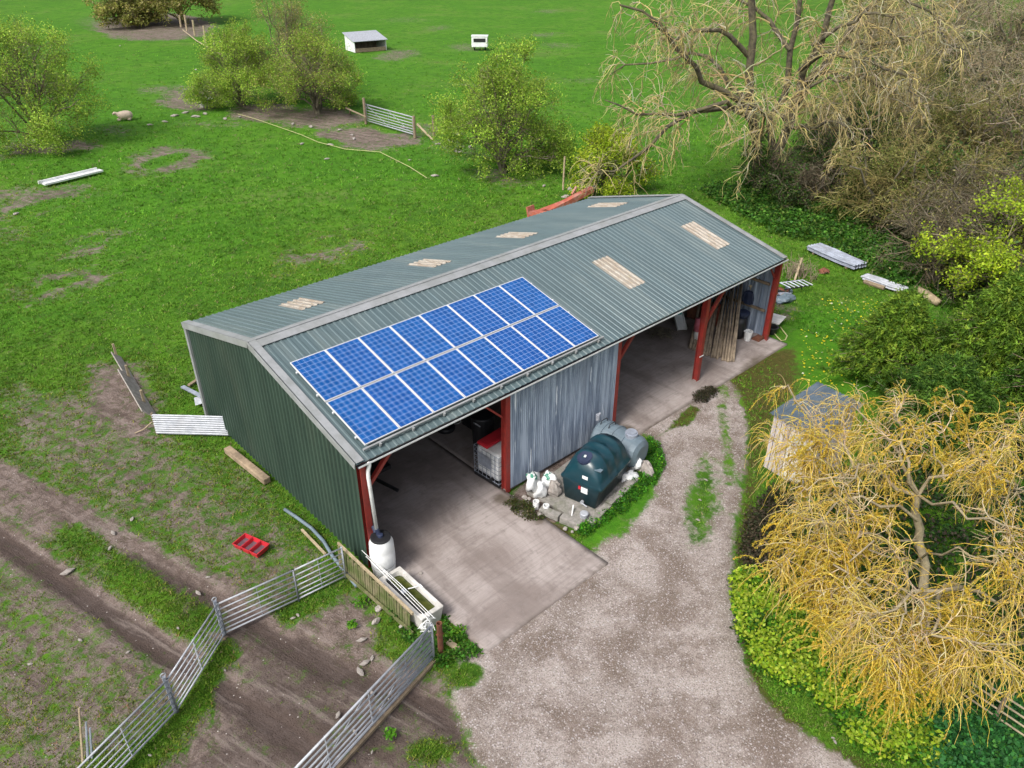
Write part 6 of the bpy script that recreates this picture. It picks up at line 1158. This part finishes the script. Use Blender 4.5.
cover('dead_bramble', 'dark dead bramble along the right side of the drive', [(748, 520), (775, 490), (790, 520), (780, 560), (765, 585), (748, 580), (742, 555)], 260, 24, .35, .25, .07, [(.06, .05, .03), (.10, .08, .05), (.04, .055, .02), (.08, .06, .035)], (3, 3, 2, 1), 80)
for k, (px, py, s_, lab) in enumerate(((361, 604, .20, 'leafy bright green weed in the mud beside the mossy boards'), (352, 626, .13, 'small green weed alone in the mud below the larger one'), (390, 736, .13, 'yellow-green weed in the mud beyond the long gate'), (459, 634, .22, 'leafy green weed beside the rusty post'))):
    rg_ = np.random.default_rng(90+k); n_ = 90; q = G(px, py); a_ = rg_.uniform(0, 6.28, n_); r_ = rg_.random(n_)*s_; C = np.stack([q[0]+r_*np.cos(a_), q[1]+r_*np.sin(a_), .03+rg_.random(n_)*s_*(1-.5*r_/s_)], -1)
    V, F, c = leaves(C, rg_.uniform(.05, .11, n_), pal(n_, [(.07, .24, .015), (.12, .32, .02), (.2, .36, .03)], (2, 2, 1), .2, rg_), .8, rg_); tag(fastmesh('weed', V, F, [M['leaf']], None, c, loc=(float(q[0]), float(q[1]), 0)), lab, 'weed')
# dandelions on the green by the wood
rg_ = np.random.default_rng(95); Bp = np.vstack([in_poly_pts([(820, 300), (880, 300), (950, 330), (935, 345), (870, 345), (830, 335)], 330, rg_), in_poly_pts([(800, 330), (850, 345), (860, 390), (800, 395)], 170, rg_), in_poly_pts([(870, 300), (960, 335), (950, 345), (900, 335)], 40, rg_)])
C = np.stack([Bp[:, 0], Bp[:, 1], .08+rg_.random(len(Bp))*.08], -1); V, F, c = leaves(C, rg_.uniform(.05, .10, len(C)), pal(len(C), [(.75, .62, .03), (.7, .7, .15), (.75, .75, .65)], (5, 2, 1), .1, rg_), 2.5, rg_, 1.0)
tag(fastmesh('dandelions', V, F, [M['leaf']], None, c, loc=(float(C[:, 0].mean()), float(C[:, 1].mean()), 0)), 'scatter of yellow dandelions and pale daisies on the green between barn and wood', 'flowers', kind='stuff')
# grass blades
rg_ = np.random.default_rng(99); N = 360000
px = rg_.uniform(-60, 1084, N); py = 30+rg_.uniform(0, 1, N)**.8*770
d = cf[None]+cr[None]*((px-512)/FPX)[:, None]+cu[None]*((384-py)/FPX)[:, None]; tt = -CAMP[2]/d[:, 2]; Q = CAMP[None]+d*tt[:, None]; X, Y = Q[:, 0], Q[:, 1]; dist = tt
mkq = masks(X, Y); nse = .5+.25*hnoise(X*1.7, Y*1.7)+.25*hnoise(X*.6+3, Y*.6); bar = (X > -.12) & (X < 18.6) & (Y > -.02) & (Y < 9.5); sl_ = ((X > SLAB1[0]) & (X < SLAB1[2]) & (Y > SLAB1[1]) & (Y < 9)) | ((X > 8.95) & (X < 18.6) & (Y > -.85) & (Y < 9)); tk = (X > 4.5) & (X < 8.8) & (Y > -2.45) & (Y < 0)
ok = (rg_.random(N) < .55+.45*ss(py, 40, 260)) & (rg_.random(N) < .5+.7*nse) & (mkq['gravel'] < .42-.2*nse) & (mkq['mud']+.35*(nse-.5)+rg_.normal(size=N)*.12 < .46) & ~bar & ~sl_ & ~tk & (rg_.random(N) > mkq['olive']*.5)
X, Y, dist, nse, lus, mud_ = X[ok], Y[ok], dist[ok], nse[ok], mkq['lush'][ok], mkq['mud'][ok]; n_ = len(X)
Z0 = -.03+.025*hnoise(X, Y); hb = rg_.uniform(.5, 1.3, n_)*.045*np.clip(dist/24, .8, 2.0)*(1+.5*nse); wb = hb*.30
tint = hnoise(X*.9, Y*.9)*.5+hnoise(X*.23+2, Y*.23)*.5
col = pal(n_, [(.080, .172, .014), (.110, .205, .02), (.055, .125, .011), (.14, .20, .035), (.17, .16, .07)], (4, 3, 3, .8, .5), .13, rg_)*np.where(X < 0, .84, 1.0)[:, None]*(1+.38*tint)[:, None]*np.array([1+0, 1, 1]); col = col*1.62*(1-.30*lus[:, None]*np.array([1, 0, .5]))*(1+(np.clip(mud_, 0, .6)[:, None])*np.array([.75, -.12, .4])); col = np.clip(col, .003, 1)
Vb, Fb, Cb = [], [], []
for j in range(3):
    a_ = rg_.uniform(0, 6.28, n_); an = rg_.uniform(0, 6.28, n_); off = rg_.normal(size=(n_, 2))*.035*np.clip(dist/25, 1, 3)[:, None]; bx, by = X+off[:, 0], Y+off[:, 1]; lean = hb*rg_.uniform(.3, 1.3, n_)
    v0 = np.stack([bx-wb*np.cos(a_), by-wb*np.sin(a_), Z0], -1); v1 = np.stack([bx+wb*np.cos(a_), by+wb*np.sin(a_), Z0], -1); v2 = np.stack([bx+lean*np.cos(an), by+lean*np.sin(an), Z0+hb], -1)
    Vb.append(np.stack([v0, v1, v2], 1).reshape(-1, 3)); Cb.append(np.repeat(col*rg_.uniform(.8, 1.2, (n_, 1)), 3, 0))
Vb = np.vstack(Vb); Fb = np.arange(len(Vb)).reshape(-1, 3)
tag(fastmesh('grass_blades', Vb, Fb, [M['grassblade']], None, np.vstack(Cb), loc=(0, 15, 0)), 'short green pasture grass growing over the field', 'grass', kind='stuff')
